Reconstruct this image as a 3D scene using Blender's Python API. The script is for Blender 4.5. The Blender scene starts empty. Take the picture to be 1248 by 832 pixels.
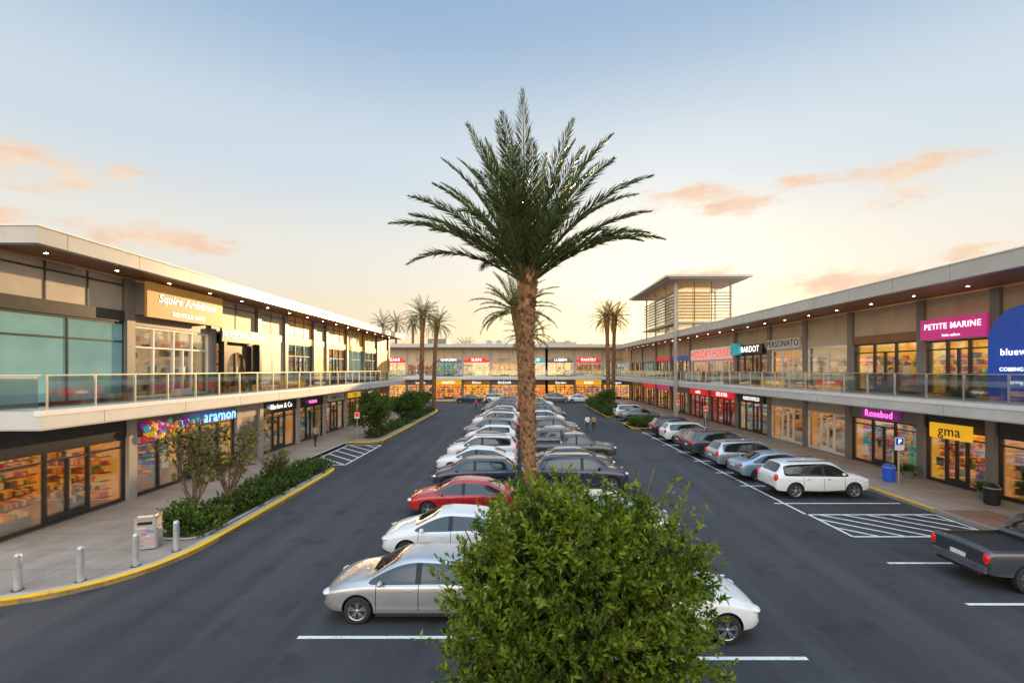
import bpy, bmesh, math, random
import numpy as np
from mathutils import Vector, Matrix, noise
from mathutils.bvhtree import BVHTree
rad=math.radians
R=random.Random(11)
NR=np.random.default_rng(5)
scene=bpy.context.scene
COL=scene.collection
scene.view_settings.view_transform='Standard'
try: scene.view_settings.look='None'
except Exception: pass
scene.view_settings.exposure=0
F=560.0; H=6.0
SUN_AZ=rad(22); SUN_EL=rad(7.6)

# ------------------------------------------------------------------ materials
def N(nt,t,**kw):
    n=nt.nodes.new(t)
    for k,v in kw.items():
        if k.startswith('i_'):
            key=k[2:]; key=int(key) if key.isdigit() else key.replace('_',' ')
            n.inputs[key].default_value=v
        else: setattr(n,k,v)
    return n
def newmat(name):
    m=bpy.data.materials.new(name); m.use_nodes=True
    nt=m.node_tree
    return m,nt,nt.nodes['Principled BSDF']
def nosample(m):
    try: m.cycles.emission_sampling='NONE'
    except Exception: pass
def c4(c): return (c[0],c[1],c[2],1)
def pm(name,col,rough=.6,metal=0,var=.15,scale=3.0,bump=0.0,bscale=40,emis=0,ecol=None,spec=.5,stretch=(1,1,1)):
    m,nt,b=newmat(name); L=nt.links
    tc=N(nt,'ShaderNodeTexCoord'); mp=N(nt,'ShaderNodeMapping'); mp.inputs['Scale'].default_value=stretch
    L.new(tc.outputs['Object'],mp.inputs[0])
    nz=N(nt,'ShaderNodeTexNoise',i_Scale=scale,i_Detail=5.0,i_Roughness=.6); L.new(mp.outputs[0],nz.inputs['Vector'])
    cr=N(nt,'ShaderNodeValToRGB')
    cr.color_ramp.elements[0].position=.3; cr.color_ramp.elements[1].position=.7
    cr.color_ramp.elements[0].color=c4([x*(1-var) for x in col]); cr.color_ramp.elements[1].color=c4([min(1,x*(1+var)) for x in col])
    L.new(nz.outputs[0],cr.inputs[0]); L.new(cr.outputs[0],b.inputs['Base Color'])
    b.inputs['Roughness'].default_value=rough; b.inputs['Metallic'].default_value=metal
    b.inputs['Specular IOR Level'].default_value=spec
    if bump:
        n2=N(nt,'ShaderNodeTexNoise',i_Scale=bscale,i_Detail=3.0); L.new(mp.outputs[0],n2.inputs['Vector'])
        bp=N(nt,'ShaderNodeBump',i_Strength=bump,i_Distance=.02); L.new(n2.outputs[0],bp.inputs['Height']); L.new(bp.outputs[0],b.inputs['Normal'])
    if emis:
        b.inputs['Emission Color'].default_value=c4(ecol or col); b.inputs['Emission Strength'].default_value=emis; nosample(m)
    return m
def emit(name,col,s,sample=True):
    m,nt,b=newmat(name); b.inputs['Base Color'].default_value=c4(col)
    b.inputs['Emission Color'].default_value=c4(col); b.inputs['Emission Strength'].default_value=s
    if not sample: nosample(m)
    return m
def glassm(name,tint=(.9,.95,.95),base=.07,k=.6):
    m=bpy.data.materials.new(name); m.use_nodes=True; nt=m.node_tree; nt.nodes.clear(); L=nt.links
    o=N(nt,'ShaderNodeOutputMaterial'); t=N(nt,'ShaderNodeBsdfTransparent'); t.inputs[0].default_value=c4(tint)
    g=N(nt,'ShaderNodeBsdfGlossy',i_Roughness=.03); g.inputs[0].default_value=(1,1,1,1)
    lw=N(nt,'ShaderNodeFresnel',i_IOR=1.5)
    ma=N(nt,'ShaderNodeMath',operation='MULTIPLY_ADD'); ma.inputs[1].default_value=k; ma.inputs[2].default_value=base
    L.new(lw.outputs[0],ma.inputs[0]); mx=N(nt,'ShaderNodeMixShader'); L.new(ma.outputs[0],mx.inputs[0]); L.new(t.outputs[0],mx.inputs[1]); L.new(g.outputs[0],mx.inputs[2])
    L.new(mx.outputs[0],o.inputs[0]); return m
def islandmat(name,cols,emis=0.0,rough=.5):
    m,nt,b=newmat(name); L=nt.links
    g=N(nt,'ShaderNodeNewGeometry'); cr=N(nt,'ShaderNodeValToRGB'); cr.color_ramp.interpolation='CONSTANT'
    el=cr.color_ramp.elements
    el[0].color=c4(cols[0]); el[1].position=1/len(cols); el[1].color=c4(cols[1])
    for i,c in enumerate(cols[2:]):
        e=el.new((i+2)/len(cols)); e.color=c4(c)
    L.new(g.outputs['Random Per Island'],cr.inputs[0]); L.new(cr.outputs[0],b.inputs['Base Color'])
    b.inputs['Roughness'].default_value=rough
    if emis: L.new(cr.outputs[0],b.inputs['Emission Color']); b.inputs['Emission Strength'].default_value=emis; nosample(m)
    return m
def leafmat(name,lo,hi,trans=.35,rough=.5):
    m=bpy.data.materials.new(name); m.use_nodes=True; nt=m.node_tree; nt.nodes.clear(); L=nt.links
    o=N(nt,'ShaderNodeOutputMaterial'); g=N(nt,'ShaderNodeNewGeometry'); cr=N(nt,'ShaderNodeValToRGB')
    cr.color_ramp.elements[0].color=c4(lo); cr.color_ramp.elements[1].color=c4(hi)
    tc=N(nt,'ShaderNodeTexCoord'); nz=N(nt,'ShaderNodeTexNoise',i_Scale=1.6,i_Detail=2.0); L.new(tc.outputs['Object'],nz.inputs['Vector'])
    mr=N(nt,'ShaderNodeMapRange'); mr.inputs[1].default_value=.35; mr.inputs[2].default_value=.65; mr.inputs[3].default_value=-.32; mr.inputs[4].default_value=.28; L.new(nz.outputs[0],mr.inputs[0])
    ad=N(nt,'ShaderNodeMath',operation='ADD'); L.new(g.outputs['Random Per Island'],ad.inputs[0]); L.new(mr.outputs[0],ad.inputs[1])
    L.new(ad.outputs[0],cr.inputs[0])
    p=N(nt,'ShaderNodeBsdfPrincipled',i_Roughness=rough); p.inputs['Specular IOR Level'].default_value=.4
    t=N(nt,'ShaderNodeBsdfTranslucent'); mx=N(nt,'ShaderNodeMixShader'); mx.inputs[0].default_value=trans
    L.new(cr.outputs[0],p.inputs['Base Color']); L.new(cr.outputs[0],t.inputs[0])
    L.new(p.outputs[0],mx.inputs[1]); L.new(t.outputs[0],mx.inputs[2]); L.new(mx.outputs[0],o.inputs[0]); return m

def asphalt():
    m,nt,b=newmat('asphalt'); L=nt.links
    tc=N(nt,'ShaderNodeTexCoord')
    n1=N(nt,'ShaderNodeTexNoise',i_Scale=.16,i_Detail=6.0,i_Roughness=.65); L.new(tc.outputs['Object'],n1.inputs['Vector'])
    mp=N(nt,'ShaderNodeMapping'); mp.inputs['Scale'].default_value=(1.3,.05,1); L.new(tc.outputs['Object'],mp.inputs[0])
    n2=N(nt,'ShaderNodeTexNoise',i_Scale=1.0,i_Detail=4.0); L.new(mp.outputs[0],n2.inputs['Vector'])
    n3=N(nt,'ShaderNodeTexNoise',i_Scale=38.0,i_Detail=4.0,i_Roughness=.7); L.new(tc.outputs['Object'],n3.inputs['Vector'])
    a=N(nt,'ShaderNodeMath',operation='MULTIPLY_ADD'); a.inputs[1].default_value=.5; L.new(n2.outputs[0],a.inputs[0])
    h=N(nt,'ShaderNodeMath',operation='MULTIPLY'); h.inputs[1].default_value=.5; L.new(n1.outputs[0],h.inputs[0]); L.new(h.outputs[0],a.inputs[2])
    a2=N(nt,'ShaderNodeMath',operation='MULTIPLY_ADD'); a2.inputs[1].default_value=.55; L.new(n3.outputs[0],a2.inputs[0]); L.new(a.outputs[0],a2.inputs[2])
    cr=N(nt,'ShaderNodeValToRGB'); cr.color_ramp.elements[0].position=.55; cr.color_ramp.elements[1].position=.97
    cr.color_ramp.elements[0].color=(.027,.027,.030,1); cr.color_ramp.elements[1].color=(.080,.079,.084,1)
    L.new(a2.outputs[0],cr.inputs[0])
    n4=N(nt,'ShaderNodeTexNoise',i_Scale=.9,i_Detail=4.0); L.new(tc.outputs['Object'],n4.inputs['Vector'])
    mr=N(nt,'ShaderNodeMapRange'); mr.inputs[1].default_value=.58; mr.inputs[2].default_value=.72; mr.inputs[3].default_value=1; mr.inputs[4].default_value=.66
    L.new(n4.outputs[0],mr.inputs[0])
    mm=N(nt,'ShaderNodeVectorMath',operation='SCALE'); L.new(cr.outputs[0],mm.inputs[0]); L.new(mr.outputs[0],mm.inputs['Scale'])
    L.new(mm.outputs[0],b.inputs['Base Color'])
    b.inputs['Roughness'].default_value=.8; b.inputs['Specular IOR Level'].default_value=.32
    bp=N(nt,'ShaderNodeBump',i_Strength=.4,i_Distance=.01); L.new(n3.outputs[0],bp.inputs['Height']); L.new(bp.outputs[0],b.inputs['Normal'])
    return m
def paving(name,c1,c2,w,h):
    m,nt,b=newmat(name); L=nt.links
    tc=N(nt,'ShaderNodeTexCoord')
    br=N(nt,'ShaderNodeTexBrick',i_Scale=1.0); br.offset=0.0
    br.inputs['Color1'].default_value=c4(c1); br.inputs['Color2'].default_value=c4(c2)
    br.inputs['Mortar'].default_value=c4([x*.45 for x in c1]); br.inputs['Mortar Size'].default_value=.014
    br.inputs['Brick Width'].default_value=w; br.inputs['Row Height'].default_value=h
    L.new(tc.outputs['Object'],br.inputs['Vector'])
    n1=N(nt,'ShaderNodeTexNoise',i_Scale=.8,i_Detail=7.0,i_Roughness=.7); L.new(tc.outputs['Object'],n1.inputs['Vector'])
    mr=N(nt,'ShaderNodeMapRange'); mr.inputs[1].default_value=.3; mr.inputs[2].default_value=.7; mr.inputs[3].default_value=.7; mr.inputs[4].default_value=1.12
    L.new(n1.outputs[0],mr.inputs[0])
    mm=N(nt,'ShaderNodeVectorMath',operation='SCALE'); L.new(br.outputs[0],mm.inputs[0]); L.new(mr.outputs[0],mm.inputs['Scale']); L.new(mm.outputs[0],b.inputs['Base Color'])
    b.inputs['Roughness'].default_value=.65
    return m
def paintmat(name,col,wear):
    m,nt,b=newmat(name); L=nt.links
    tc=N(nt,'ShaderNodeTexCoord'); n=N(nt,'ShaderNodeTexNoise',i_Scale=6.0,i_Detail=8.0,i_Roughness=.75); L.new(tc.outputs['Object'],n.inputs['Vector'])
    cr=N(nt,'ShaderNodeValToRGB'); cr.color_ramp.elements[0].position=wear-.06; cr.color_ramp.elements[1].position=wear+.08
    cr.color_ramp.elements[0].color=c4([x*.3+.03 for x in col]); cr.color_ramp.elements[1].color=c4(col)
    L.new(n.outputs[0],cr.inputs[0]); L.new(cr.outputs[0],b.inputs['Base Color']); b.inputs['Roughness'].default_value=.7
    return m

M={}
M['asphalt']=asphalt()
M['white_paint']=paintmat('white_paint',(.80,.80,.78),.40)
M['yellow_paint']=paintmat('yellow_kerb_paint',(.88,.50,.02),.36)
M['kerb']=pm('kerb_concrete',(.45,.42,.38),.8,bump=.2)
M['pave']=paving('concrete_paving',(.40,.325,.265),(.355,.29,.24),1.5,1.5)
M['redpave']=paving('tactile_paving',(.34,.17,.13),(.30,.15,.11),.3,.3)
M['soil']=pm('planter_soil',(.11,.06,.04),.95,var=.5,scale=12,bump=.8)
M['fascia']=pm('fascia_panel',(.48,.46,.43),.3,var=.08,scale=.8)
M['slab']=pm('slab_concrete',(.56,.55,.53),.5,var=.1,scale=.7)
M['wood']=pm('wood_soffit',(.30,.12,.05),.45,var=.35,scale=3,stretch=(.3,8,1))
M['soffit']=pm('white_soffit',(.48,.43,.37),.7,var=.08)
M['dark']=pm('dark_metal_frame',(.04,.04,.042),.3,metal=.3)
M['grey']=pm('grey_cladding',(.19,.175,.17),.38,var=.12,scale=1.2)
M['lgrey']=pm('light_grey_cladding',(.38,.345,.315),.4,var=.12,scale=1.2)
M['beige']=pm('beige_render',(.56,.45,.33),.65,var=.08,scale=1)
M['taupe']=pm('taupe_cladding',(.42,.36,.30),.45,var=.1,scale=1)
M['tan_sunlit']=pm('tan_sunlit_panel',(.68,.38,.09),.4,var=.15,scale=1)  # golden sunlight put into the panel colour for the far west-wing walls
M['brown']=pm('brown_panel',(.28,.14,.07),.6,var=.15,scale=1)
M['white']=pm('white_frame',(.74,.72,.69),.4,var=.05)
M['black']=pm('black_panel',(.015,.015,.017),.3,var=.2)
M['steel']=pm('brushed_steel',(.62,.59,.54),.3,metal=.85,var=.1)
M['teal']=pm('frosted_teal_glass',(.22,.44,.46),.07,var=.16,scale=.5,spec=1.0)
M['glass']=glassm('shop_glass',(.95,.97,.96),.05,.75)
M['rail']=glassm('railing_glass',(.93,.98,.96),.03,.75)
M['bluepanel']=pm('blue_sign_panel',(.012,.07,.42),.3,emis=.3)
M['pinkpanel']=pm('pink_sign_panel',(.55,.03,.22),.4,emis=.5)
M['redpanel']=pm('red_sign_panel',(.65,.015,.025),.4,emis=.7)
M['yellowsign']=pm('yellow_sign_panel',(.85,.46,.02),.4,emis=.6)
M['whitesign']=pm('white_sign_panel',(.72,.70,.66),.4,emis=.25)
M['goldpanel']=pm('gold_sign_panel',(.24,.12,.03),.45,emis=.22,ecol=(.85,.42,.08),var=.25,scale=1.5,stretch=(1,1,4))
M['purple']=pm('purple_panel',(.22,.03,.24),.4,emis=.35)
M['cyan']=pm('cyan_panel',(.04,.40,.46),.4,emis=.3)
M['lamp']=emit('shop_ceiling_light',(1,.76,.44),15.0)
M['downlight']=emit('soffit_downlight',(1,.74,.40),80.0)
M['floor']=pm('shop_floor',(.50,.36,.23),.2)
M['w_warm']=pm('shop_wall_warm_glow',(.62,.29,.07),.7,emis=.85,ecol=(1,.40,.07))  # shop walls and ceilings glow by themselves, standing in for interior lighting
M['w_white']=pm('shop_wall_white_glow',(.68,.57,.42),.7,emis=.55,ecol=(.95,.70,.40))
M['w_dark']=pm('shop_wall_dark_glow',(.24,.14,.08),.7,emis=.42,ecol=(.8,.38,.13))
M['w_red']=pm('shop_wall_red_glow',(.65,.04,.04),.7,emis=.7)
M['w_yellow']=pm('shop_wall_yellow_glow',(.80,.44,.05),.7,emis=1.0,ecol=(1,.52,.06))
M['w_teal']=pm('shop_wall_teal_glow',(.20,.52,.54),.7,emis=.45)
P_warm=islandmat('goods_warm_glow',[(.75,.22,.02),(.5,.08,.02),(.85,.48,.06),(.2,.05,.02),(.7,.45,.18),(.08,.03,.02),(.65,.30,.03),(.5,.03,.02),(.08,.14,.04),(.80,.36,.04)],.75)  # goods glow in their own colours in place of shop light
P_multi=islandmat('goods_mixed_glow',[(.65,.03,.05),(.03,.18,.55),(.8,.5,.03),(.04,.38,.12),(.65,.15,.38),(.75,.62,.45),(.05,.45,.5),(.75,.24,.02),(.2,.04,.3),(.04,.04,.05)],.62)
P_pale=islandmat('goods_pale_glow',[(.7,.55,.36),(.4,.5,.42),(.72,.30,.18),(.18,.14,.11),(.8,.68,.52),(.14,.28,.28),(.55,.38,.18),(.05,.04,.04)],.5)
P_dark=islandmat('goods_dark_glow',[(.04,.03,.03),(.45,.22,.08),(.10,.07,.08),(.6,.38,.2),(.02,.02,.02),(.35,.04,.04),(.7,.48,.25)],.45)
P_red=islandmat('goods_red_glow',[(.75,.03,.03),(.6,.01,.08),(.8,.62,.55),(.35,.01,.02),(.8,.32,.05),(.05,.03,.03)],.7)
T={'w':emit('sign_letters_white',(1,.98,.95),1.5,False),'k':pm('sign_letters_black',(.02,.02,.02),.4),'b':emit('sign_letters_blue',(.08,.32,1),3.2,False),
   'p':emit('sign_letters_pink',(1,.14,.5),2.6,False),'r':emit('sign_letters_red',(.9,.02,.02),1.1,False),'y':emit('sign_letters_yellow',(1,.75,.1),1.6,False)}

# ------------------------------------------------------------------ mesh helpers
def empty(name,loc=(0,0,0),rotz=0):
    o=bpy.data.objects.new(name,None); o.location=loc; o.rotation_euler=(0,0,rotz); o.empty_display_size=.5; COL.objects.link(o); return o
def link(o,parent=None):
    COL.objects.link(o)
    if parent: o.parent=parent
    return o
class Bag:
    def __init__(s,parent): s.p=parent; s.d={}
    def _g(s,part,mat): return s.d.setdefault((part,mat.name),([],[]))
    def box(s,part,mat,x0,x1,y0,y1,z0,z1):
        v,f=s._g(part,mat); n=len(v)
        v+=[(x0,y0,z0),(x1,y0,z0),(x1,y1,z0),(x0,y1,z0),(x0,y0,z1),(x1,y0,z1),(x1,y1,z1),(x0,y1,z1)]
        f+=[(n,n+3,n+2,n+1),(n+4,n+5,n+6,n+7),(n,n+1,n+5,n+4),(n+1,n+2,n+6,n+5),(n+2,n+3,n+7,n+6),(n+3,n,n+4,n+7)]
    def poly(s,part,mat,pts):
        v,f=s._g(part,mat); n=len(v); v+=[tuple(p) for p in pts]; f.append(tuple(range(n,n+len(pts))))
    def prism(s,part,mat,pts,z0,z1):
        v,f=s._g(part,mat); n=len(v); k=len(pts)
        v+=[(p[0],p[1],z0) for p in pts]+[(p[0],p[1],z1) for p in pts]
        f.append(tuple(range(n+k,n+2*k))); f.append(tuple(reversed(range(n,n+k))))
        for i in range(k): j=(i+1)%k; f.append((n+i,n+j,n+k+j,n+k+i))
    def cyl(s,part,mat,x,y,z0,z1,r0,r1=None,seg=14):
        r1=r0 if r1 is None else r1
        v,f=s._g(part,mat); n=len(v)
        for z,r in ((z0,r0),(z1,r1)):
            v+=[(x+r*math.cos(2*math.pi*i/seg),y+r*math.sin(2*math.pi*i/seg),z) for i in range(seg)]
        for i in range(seg): j=(i+1)%seg; f.append((n+i,n+j,n+seg+j,n+seg+i))
        f.append(tuple(range(n+seg,n+2*seg))); f.append(tuple(reversed(range(n,n+seg))))
    def done(s):
        for (part,mn),(v,f) in s.d.items():
            me=bpy.data.meshes.new(part); me.from_pydata(v,[],f); me.materials.append(bpy.data.materials[mn]); me.update()
            link(bpy.data.objects.new(part,me),s.p)
def solo(name,mat,v,f,parent=None,smooth=False):
    me=bpy.data.meshes.new(name); me.from_pydata(v,[],f)
    for m in (mat if isinstance(mat,list) else [mat]): me.materials.append(m)
    if smooth:
        for p in me.polygons: p.use_smooth=True
    return link(bpy.data.objects.new(name,me),parent)
def text(parent,s,x,y,z,h,W,mat,name='sign_lettering',bold=.003,shear=0):
    cu=bpy.data.curves.new(name,'FONT'); cu.body=s; cu.align_x='CENTER'; cu.align_y='CENTER'; cu.shear=shear
    cu.size=min(h*1.35,W/(.60*max(1,len(s)))) ; cu.extrude=.004; cu.offset=bold*cu.size/.5; cu.resolution_u=3; cu.space_character=1.08; cu.materials.append(mat)
    o=bpy.data.objects.new(name,cu); o.location=(x,y,z); o.rotation_euler=(rad(90),0,0); link(o,parent)

# ------------------------------------------------------------------ shops
def shop(B,x0,x1,zf,zt,zc,st):
    W=x1-x0; D=st.get('D',4.2)
    fr=st.get('frame',M['dark']); wall=st.get('wall',M['w_warm']); goods=st.get('goods',P_warm)
    kind=st.get('kind','shop'); fine=st.get('fine',1.0)
    hd=st.get('head',M['grey'])
    B.box('shop_header',hd,x0,x1,-.04,.25,zt,zc)
    if kind=='solid':
        B.box('wall_panel',st.get('panel',M['lgrey']),x0,x1,.0,.25,zf,zt)
        if W>2:
            for i in range(1,int(W/1.4)):
                xx=x0+i*W/int(W/1.4); B.box('panel_joint',M['dark'],xx-.012,xx+.012,-.012,.0,zf,zt)
        return
    if kind=='frosted':
        B.box('frosted_glazing',M['teal'],x0,x1,.06,.1,zf+.1,zt)
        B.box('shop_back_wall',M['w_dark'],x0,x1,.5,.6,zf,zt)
    else:
        B.box('shop_glazing',M['glass'],x0+.03,x1-.03,.08,.1,zf+.12,zt-.04)
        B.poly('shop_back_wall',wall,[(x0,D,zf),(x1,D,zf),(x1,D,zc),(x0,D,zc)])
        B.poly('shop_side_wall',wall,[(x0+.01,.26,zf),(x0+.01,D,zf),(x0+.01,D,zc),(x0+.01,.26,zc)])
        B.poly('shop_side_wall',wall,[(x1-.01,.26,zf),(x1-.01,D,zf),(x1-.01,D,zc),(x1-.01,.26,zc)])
        B.poly('shop_floor',M['floor'],[(x0,.0,zf+.01),(x1,.0,zf+.01),(x1,D,zf+.01),(x0,D,zf+.01)])
        B.poly('shop_ceiling',M['w_white'],[(x0,.26,zt+.25),(x1,.26,zt+.25),(x1,D,zt+.25),(x0,D,zt+.25)])
        nl=max(1,int(W/2.2))
        for i in range(nl):
            cx=x0+(i+.5)*W/nl
            for yy in (1.0,2.7):
                a=zt+.2; B.poly('ceiling_light',M['lamp'],[(cx-.35,yy-.12,a),(cx-.35,yy+.12,a),(cx+.35,yy+.12,a),(cx+.35,yy-.12,a)])
        sh_m=M['white'] if goods is P_pale else M['brown']; pitch=.47 if fine==1 else .36
        zz=zf+.15
        while zz<zt-.3:
            B.box('shelf',sh_m,x0+.15,x1-.15,D-.45,D-.05,zz-.04,zz)
            xx=x0+.2
            while xx<x1-.4:
                w=R.uniform(.1,.34)*fine; hh=R.uniform(.14,.38)*(.75 if fine<1 else 1)
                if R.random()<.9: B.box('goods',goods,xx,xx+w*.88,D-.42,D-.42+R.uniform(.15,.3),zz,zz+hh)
                xx+=w
            zz+=pitch
        for sx in (x0+.03,x1-.38):
            zz=zf+.2
            while zz<zt-.6:
                yy=.7
                while yy<D-.9:
                    w=R.uniform(.12,.34)*fine
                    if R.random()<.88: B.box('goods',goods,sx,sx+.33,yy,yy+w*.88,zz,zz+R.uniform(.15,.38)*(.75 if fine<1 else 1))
                    yy+=w
                B.box('shelf',sh_m,sx,sx+.35,.6,D-.8,zz-.03,zz); zz+=pitch
        ng=max(1,int(W/2.0))
        for i in range(ng):
            cx=x0+(i+.5)*W/ng+R.uniform(-.2,.2); gy=R.uniform(.7,1.9); gw=R.uniform(.4,.75); levels=R.choice((1,2,3)) if fine==1 else 3
            for l in range(levels):
                zl=zf+.35+.42*l
                B.box('display_stand',M['white'] if l==0 else sh_m,cx-gw,cx+gw,gy,gy+.5,zl-.33 if l==0 else zl-.04,zl)
                xx=cx-gw+.04
                while xx<cx+gw-.1:
                    w=R.uniform(.08,.26)*fine
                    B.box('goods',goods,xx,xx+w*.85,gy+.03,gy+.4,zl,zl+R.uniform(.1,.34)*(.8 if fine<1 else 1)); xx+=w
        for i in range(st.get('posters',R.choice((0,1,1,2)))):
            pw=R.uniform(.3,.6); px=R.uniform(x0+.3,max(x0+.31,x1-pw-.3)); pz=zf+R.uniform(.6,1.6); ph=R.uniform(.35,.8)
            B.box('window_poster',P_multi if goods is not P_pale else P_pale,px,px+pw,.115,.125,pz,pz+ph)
        if st.get('figures'):
            for i in range(int(W/1.1)):
                cx=x0+.6+i*1.1+R.uniform(-.15,.15)
                if cx>x1-.4: break
                g=goods; y=.5
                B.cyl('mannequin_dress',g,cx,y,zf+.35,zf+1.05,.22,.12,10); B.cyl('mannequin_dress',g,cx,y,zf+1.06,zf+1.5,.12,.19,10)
                B.cyl('mannequin_head',M['white'],cx,y,zf+1.6,zf+1.82,.07,.09,10); B.cyl('mannequin_stand',M['steel'],cx,y,zf,zf+.35,.03)
                B.cyl('mannequin_neck',M['white'],cx,y,zf+1.5,zf+1.6,.05)
    n=st.get('n',max(2,round(W/1.5)))
    B.box('window_frame',fr,x0,x1,.02,.16,zf,zf+.13)
    B.box('window_frame',fr,x0,x1,.02,.16,zt-.09,zt-.002)
    tr=st.get('transom',zf+2.35)
    if tr<zt-.25: B.box('window_frame',fr,x0,x1,.03,.15,tr,tr+.07)
    for i in range(n+1):
        xx=x0+i*W/n; ww=.035
        B.box('window_frame',fr,max(x0,xx-ww),min(x1,xx+ww),.015,.165,zf+.005,zt-.005)
    if kind=='shop' and n>=3:
        i=n//2; a=x0+i*W/n; b=x0+(i+1)*W/n
        B.box('door_handle',M['steel'],(a+b)/2-.02,(a+b)/2+.02,-.06,-.02,zf+.8,zf+1.5)
        B.box('door_rail',fr,a+.04,b-.04,.0,.014,zf+.13,zf+.35)
        B.box('door_rail',fr,(a+b)/2-.03,(a+b)/2+.03,.018,.17,zf+.13,tr)
    if 'sign' in st:
        s=st['sign']; sw=s.get('w',W*.8); cx=(x0+x1)/2+s.get('dx',0); z0,z1=s['z']; yo=s.get('y',-.14)
        if s.get('panel'): B.box('sign_panel',s['panel'],cx-sw/2,cx+sw/2,yo,(-.045 if yo>-.3 else yo+.12),z0,z1)
        if s.get('t'): text(B.p,s['t'],cx,yo-.02,(z0+z1)/2+s.get('dz',0),s.get('h',(z1-z0)*.7),sw*.92,s.get('m',T['w']),shear=s.get('shear',0),bold=s.get('bold',.003))
        if s.get('t2'): text(B.p,s['t2'],cx,yo-.02,z0+(z1-z0)*.17,(z1-z0)*.13,sw*.5,s.get('m',T['w']),bold=.0)

def building(name,loc,rotz,Ln,ovh,low,up,roofz,cfg):
    E=empty(name,loc,rotz); B=Bag(E)
    rb,rt=roofz; s0,s1=4.0,4.62
    upf=4.65; top=rb-.02
    zt_l=2.95; zt_u=cfg.get('zt_u',8.0)
    for (a,b,st) in low: shop(B,a+.22,b-.22,.16,st.get('zt',zt_l),s0-.01,st)
    for (a,b,st) in up:
        zt=st.get('zt',zt_u)
        shop(B,a+.2,b-.2,upf,zt,zt+.5,st)
        hm=st.get('upper',cfg['upper'])
        B.box('upper_wall',hm,a+.2,b-.2,.05,.25,zt+.505,top)
        n=max(1,round((b-a)/1.9))
        for i in range(n+1):
            xx=a+.2+i*(b-a-.4)/n
            B.box('wall_mullion',cfg['mull'],max(a+.2,xx-.03),min(b-.2,xx+.03),.02,.049,zt+.51,top)
        B.box('wall_mullion',cfg['mull'],a+.2,b-.2,.0,.045,top-.35,top-.29)
    for lst,z0,z1,mt in ((low,.1,s0-.005,cfg['col_l']),(up,upf-.01,top,cfg['col_u'])):
        xs=sorted(set([a for a,b,_ in lst]+[b for a,b,_ in lst]))
        for x in xs: B.box('column',mt,x-.218,x+.218,-.16,.35,z0,z1)
    B.box('walkway_slab',M['slab'],-.3,Ln+.3,-ovh,.4,s0+.05,s1)
    B.box('slab_edge_cap',M['white'],-.33,Ln+.33,-ovh-.03,-ovh+.2,s1-.14,s1+.03)
    x=2.0
    while x<Ln: B.box('slab_joint',M['grey'],x-.008,x+.008,-ovh-.004,-ovh,s0+.06,s1-.145); x+=4.2
    B.box('slab_soffit',M['soffit'],-.28,Ln+.28,-ovh+.02,.38,s0,s0+.048)
    B.box('floor_plate',M['grey'],.0,Ln,.41,12,s0+.1,s1-.02)
    x=1.2
    while x<Ln:
        for zz,yy in ((s0-.004,-ovh*.5),(rb+.055,-ovh*.35)):  # upper row added under the roof to throw warm light on the upper walls
            if cfg.get('farb') and zz>5: continue
            B.poly('downlight',M['downlight'],[(x+.065*math.cos(-t*math.pi/3),yy+.065*math.sin(-t*math.pi/3),zz) for t in range(6)])
        x+=2.9 if not cfg.get('farb') else 5.6
    x=0.0; yy=-ovh+.1; rz=5.82
    while x<Ln-.2:
        x2=min(x+1.75,Ln); B.box('railing_glass',M['rail'],x+.04,x2-.04,yy-.006,yy+.006,s1+.1,rz-.05)
        B.box('railing_post',M['steel'],x-.02,x+.02,yy-.025,yy+.025,s1,rz-.03); x=x2
    B.box('railing_post',M['steel'],Ln-.02,Ln+.02,yy-.025,yy+.025,s1,rz-.03)
    B.box('handrail',M['steel'],-.05,Ln+.05,yy-.022,yy+.022,rz-.03,rz+.008)
    if cfg.get('endrail'):
        B.box('railing_glass',M['rail'],-.2,-.188,yy+.1,-.3,s1+.1,rz-.07); B.box('handrail',M['steel'],-.22,-.165,yy,-.2,rz-.03,rz+.008)
    e=cfg.get('rext',.4)
    B.box('roof_fascia',M['fascia'],-e,Ln+e,-ovh,-ovh+.3,rb,rt)
    B.box('roof_fascia',M['fascia'],-e,-e+.3,-ovh+.302,14,rb,rt); B.box('roof_fascia',M['fascia'],Ln+e-.3,Ln+e,-ovh+.302,14,rb,rt)
    B.box('roof_edge_cap',M['white'],-e-.04,Ln+e+.04,-ovh-.04,-ovh+.34,rt+.002,rt+.05)
    B.box('roof_edge_cap',M['white'],-e-.04,-e+.34,-ovh+.345,14,rt+.002,rt+.05)
    B.box('roof_soffit',cfg['soffit'],-e+.3,Ln+e-.3,-ovh+.305,.6,rb+.06,rb+.12)
    x=-e+1.0
    while x<Ln+e:
        B.box('fascia_joint',M['grey'],x-.008,x+.008,-ovh-.004,-ovh,rb+.01,rt-.01); x+=3.0
    B.box('roof_deck',M['lgrey'],-e+.31,Ln+e-.31,.61,14,rb+.1,rt-.05)
    B.box('side_wall',cfg['side'],-.0,.2,.36,12.5,0,top+.05); B.box('side_wall',cfg['side'],Ln-.2,Ln,.36,12.5,0,top+.05)
    B.box('rear_wall',cfg['side'],.2,Ln-.2,12.3,12.5,0,top+.05)
    B.box('shop_partition',M['w_dark'],.2,Ln-.2,5.0,5.1,.1,top)
    return E,B

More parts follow.
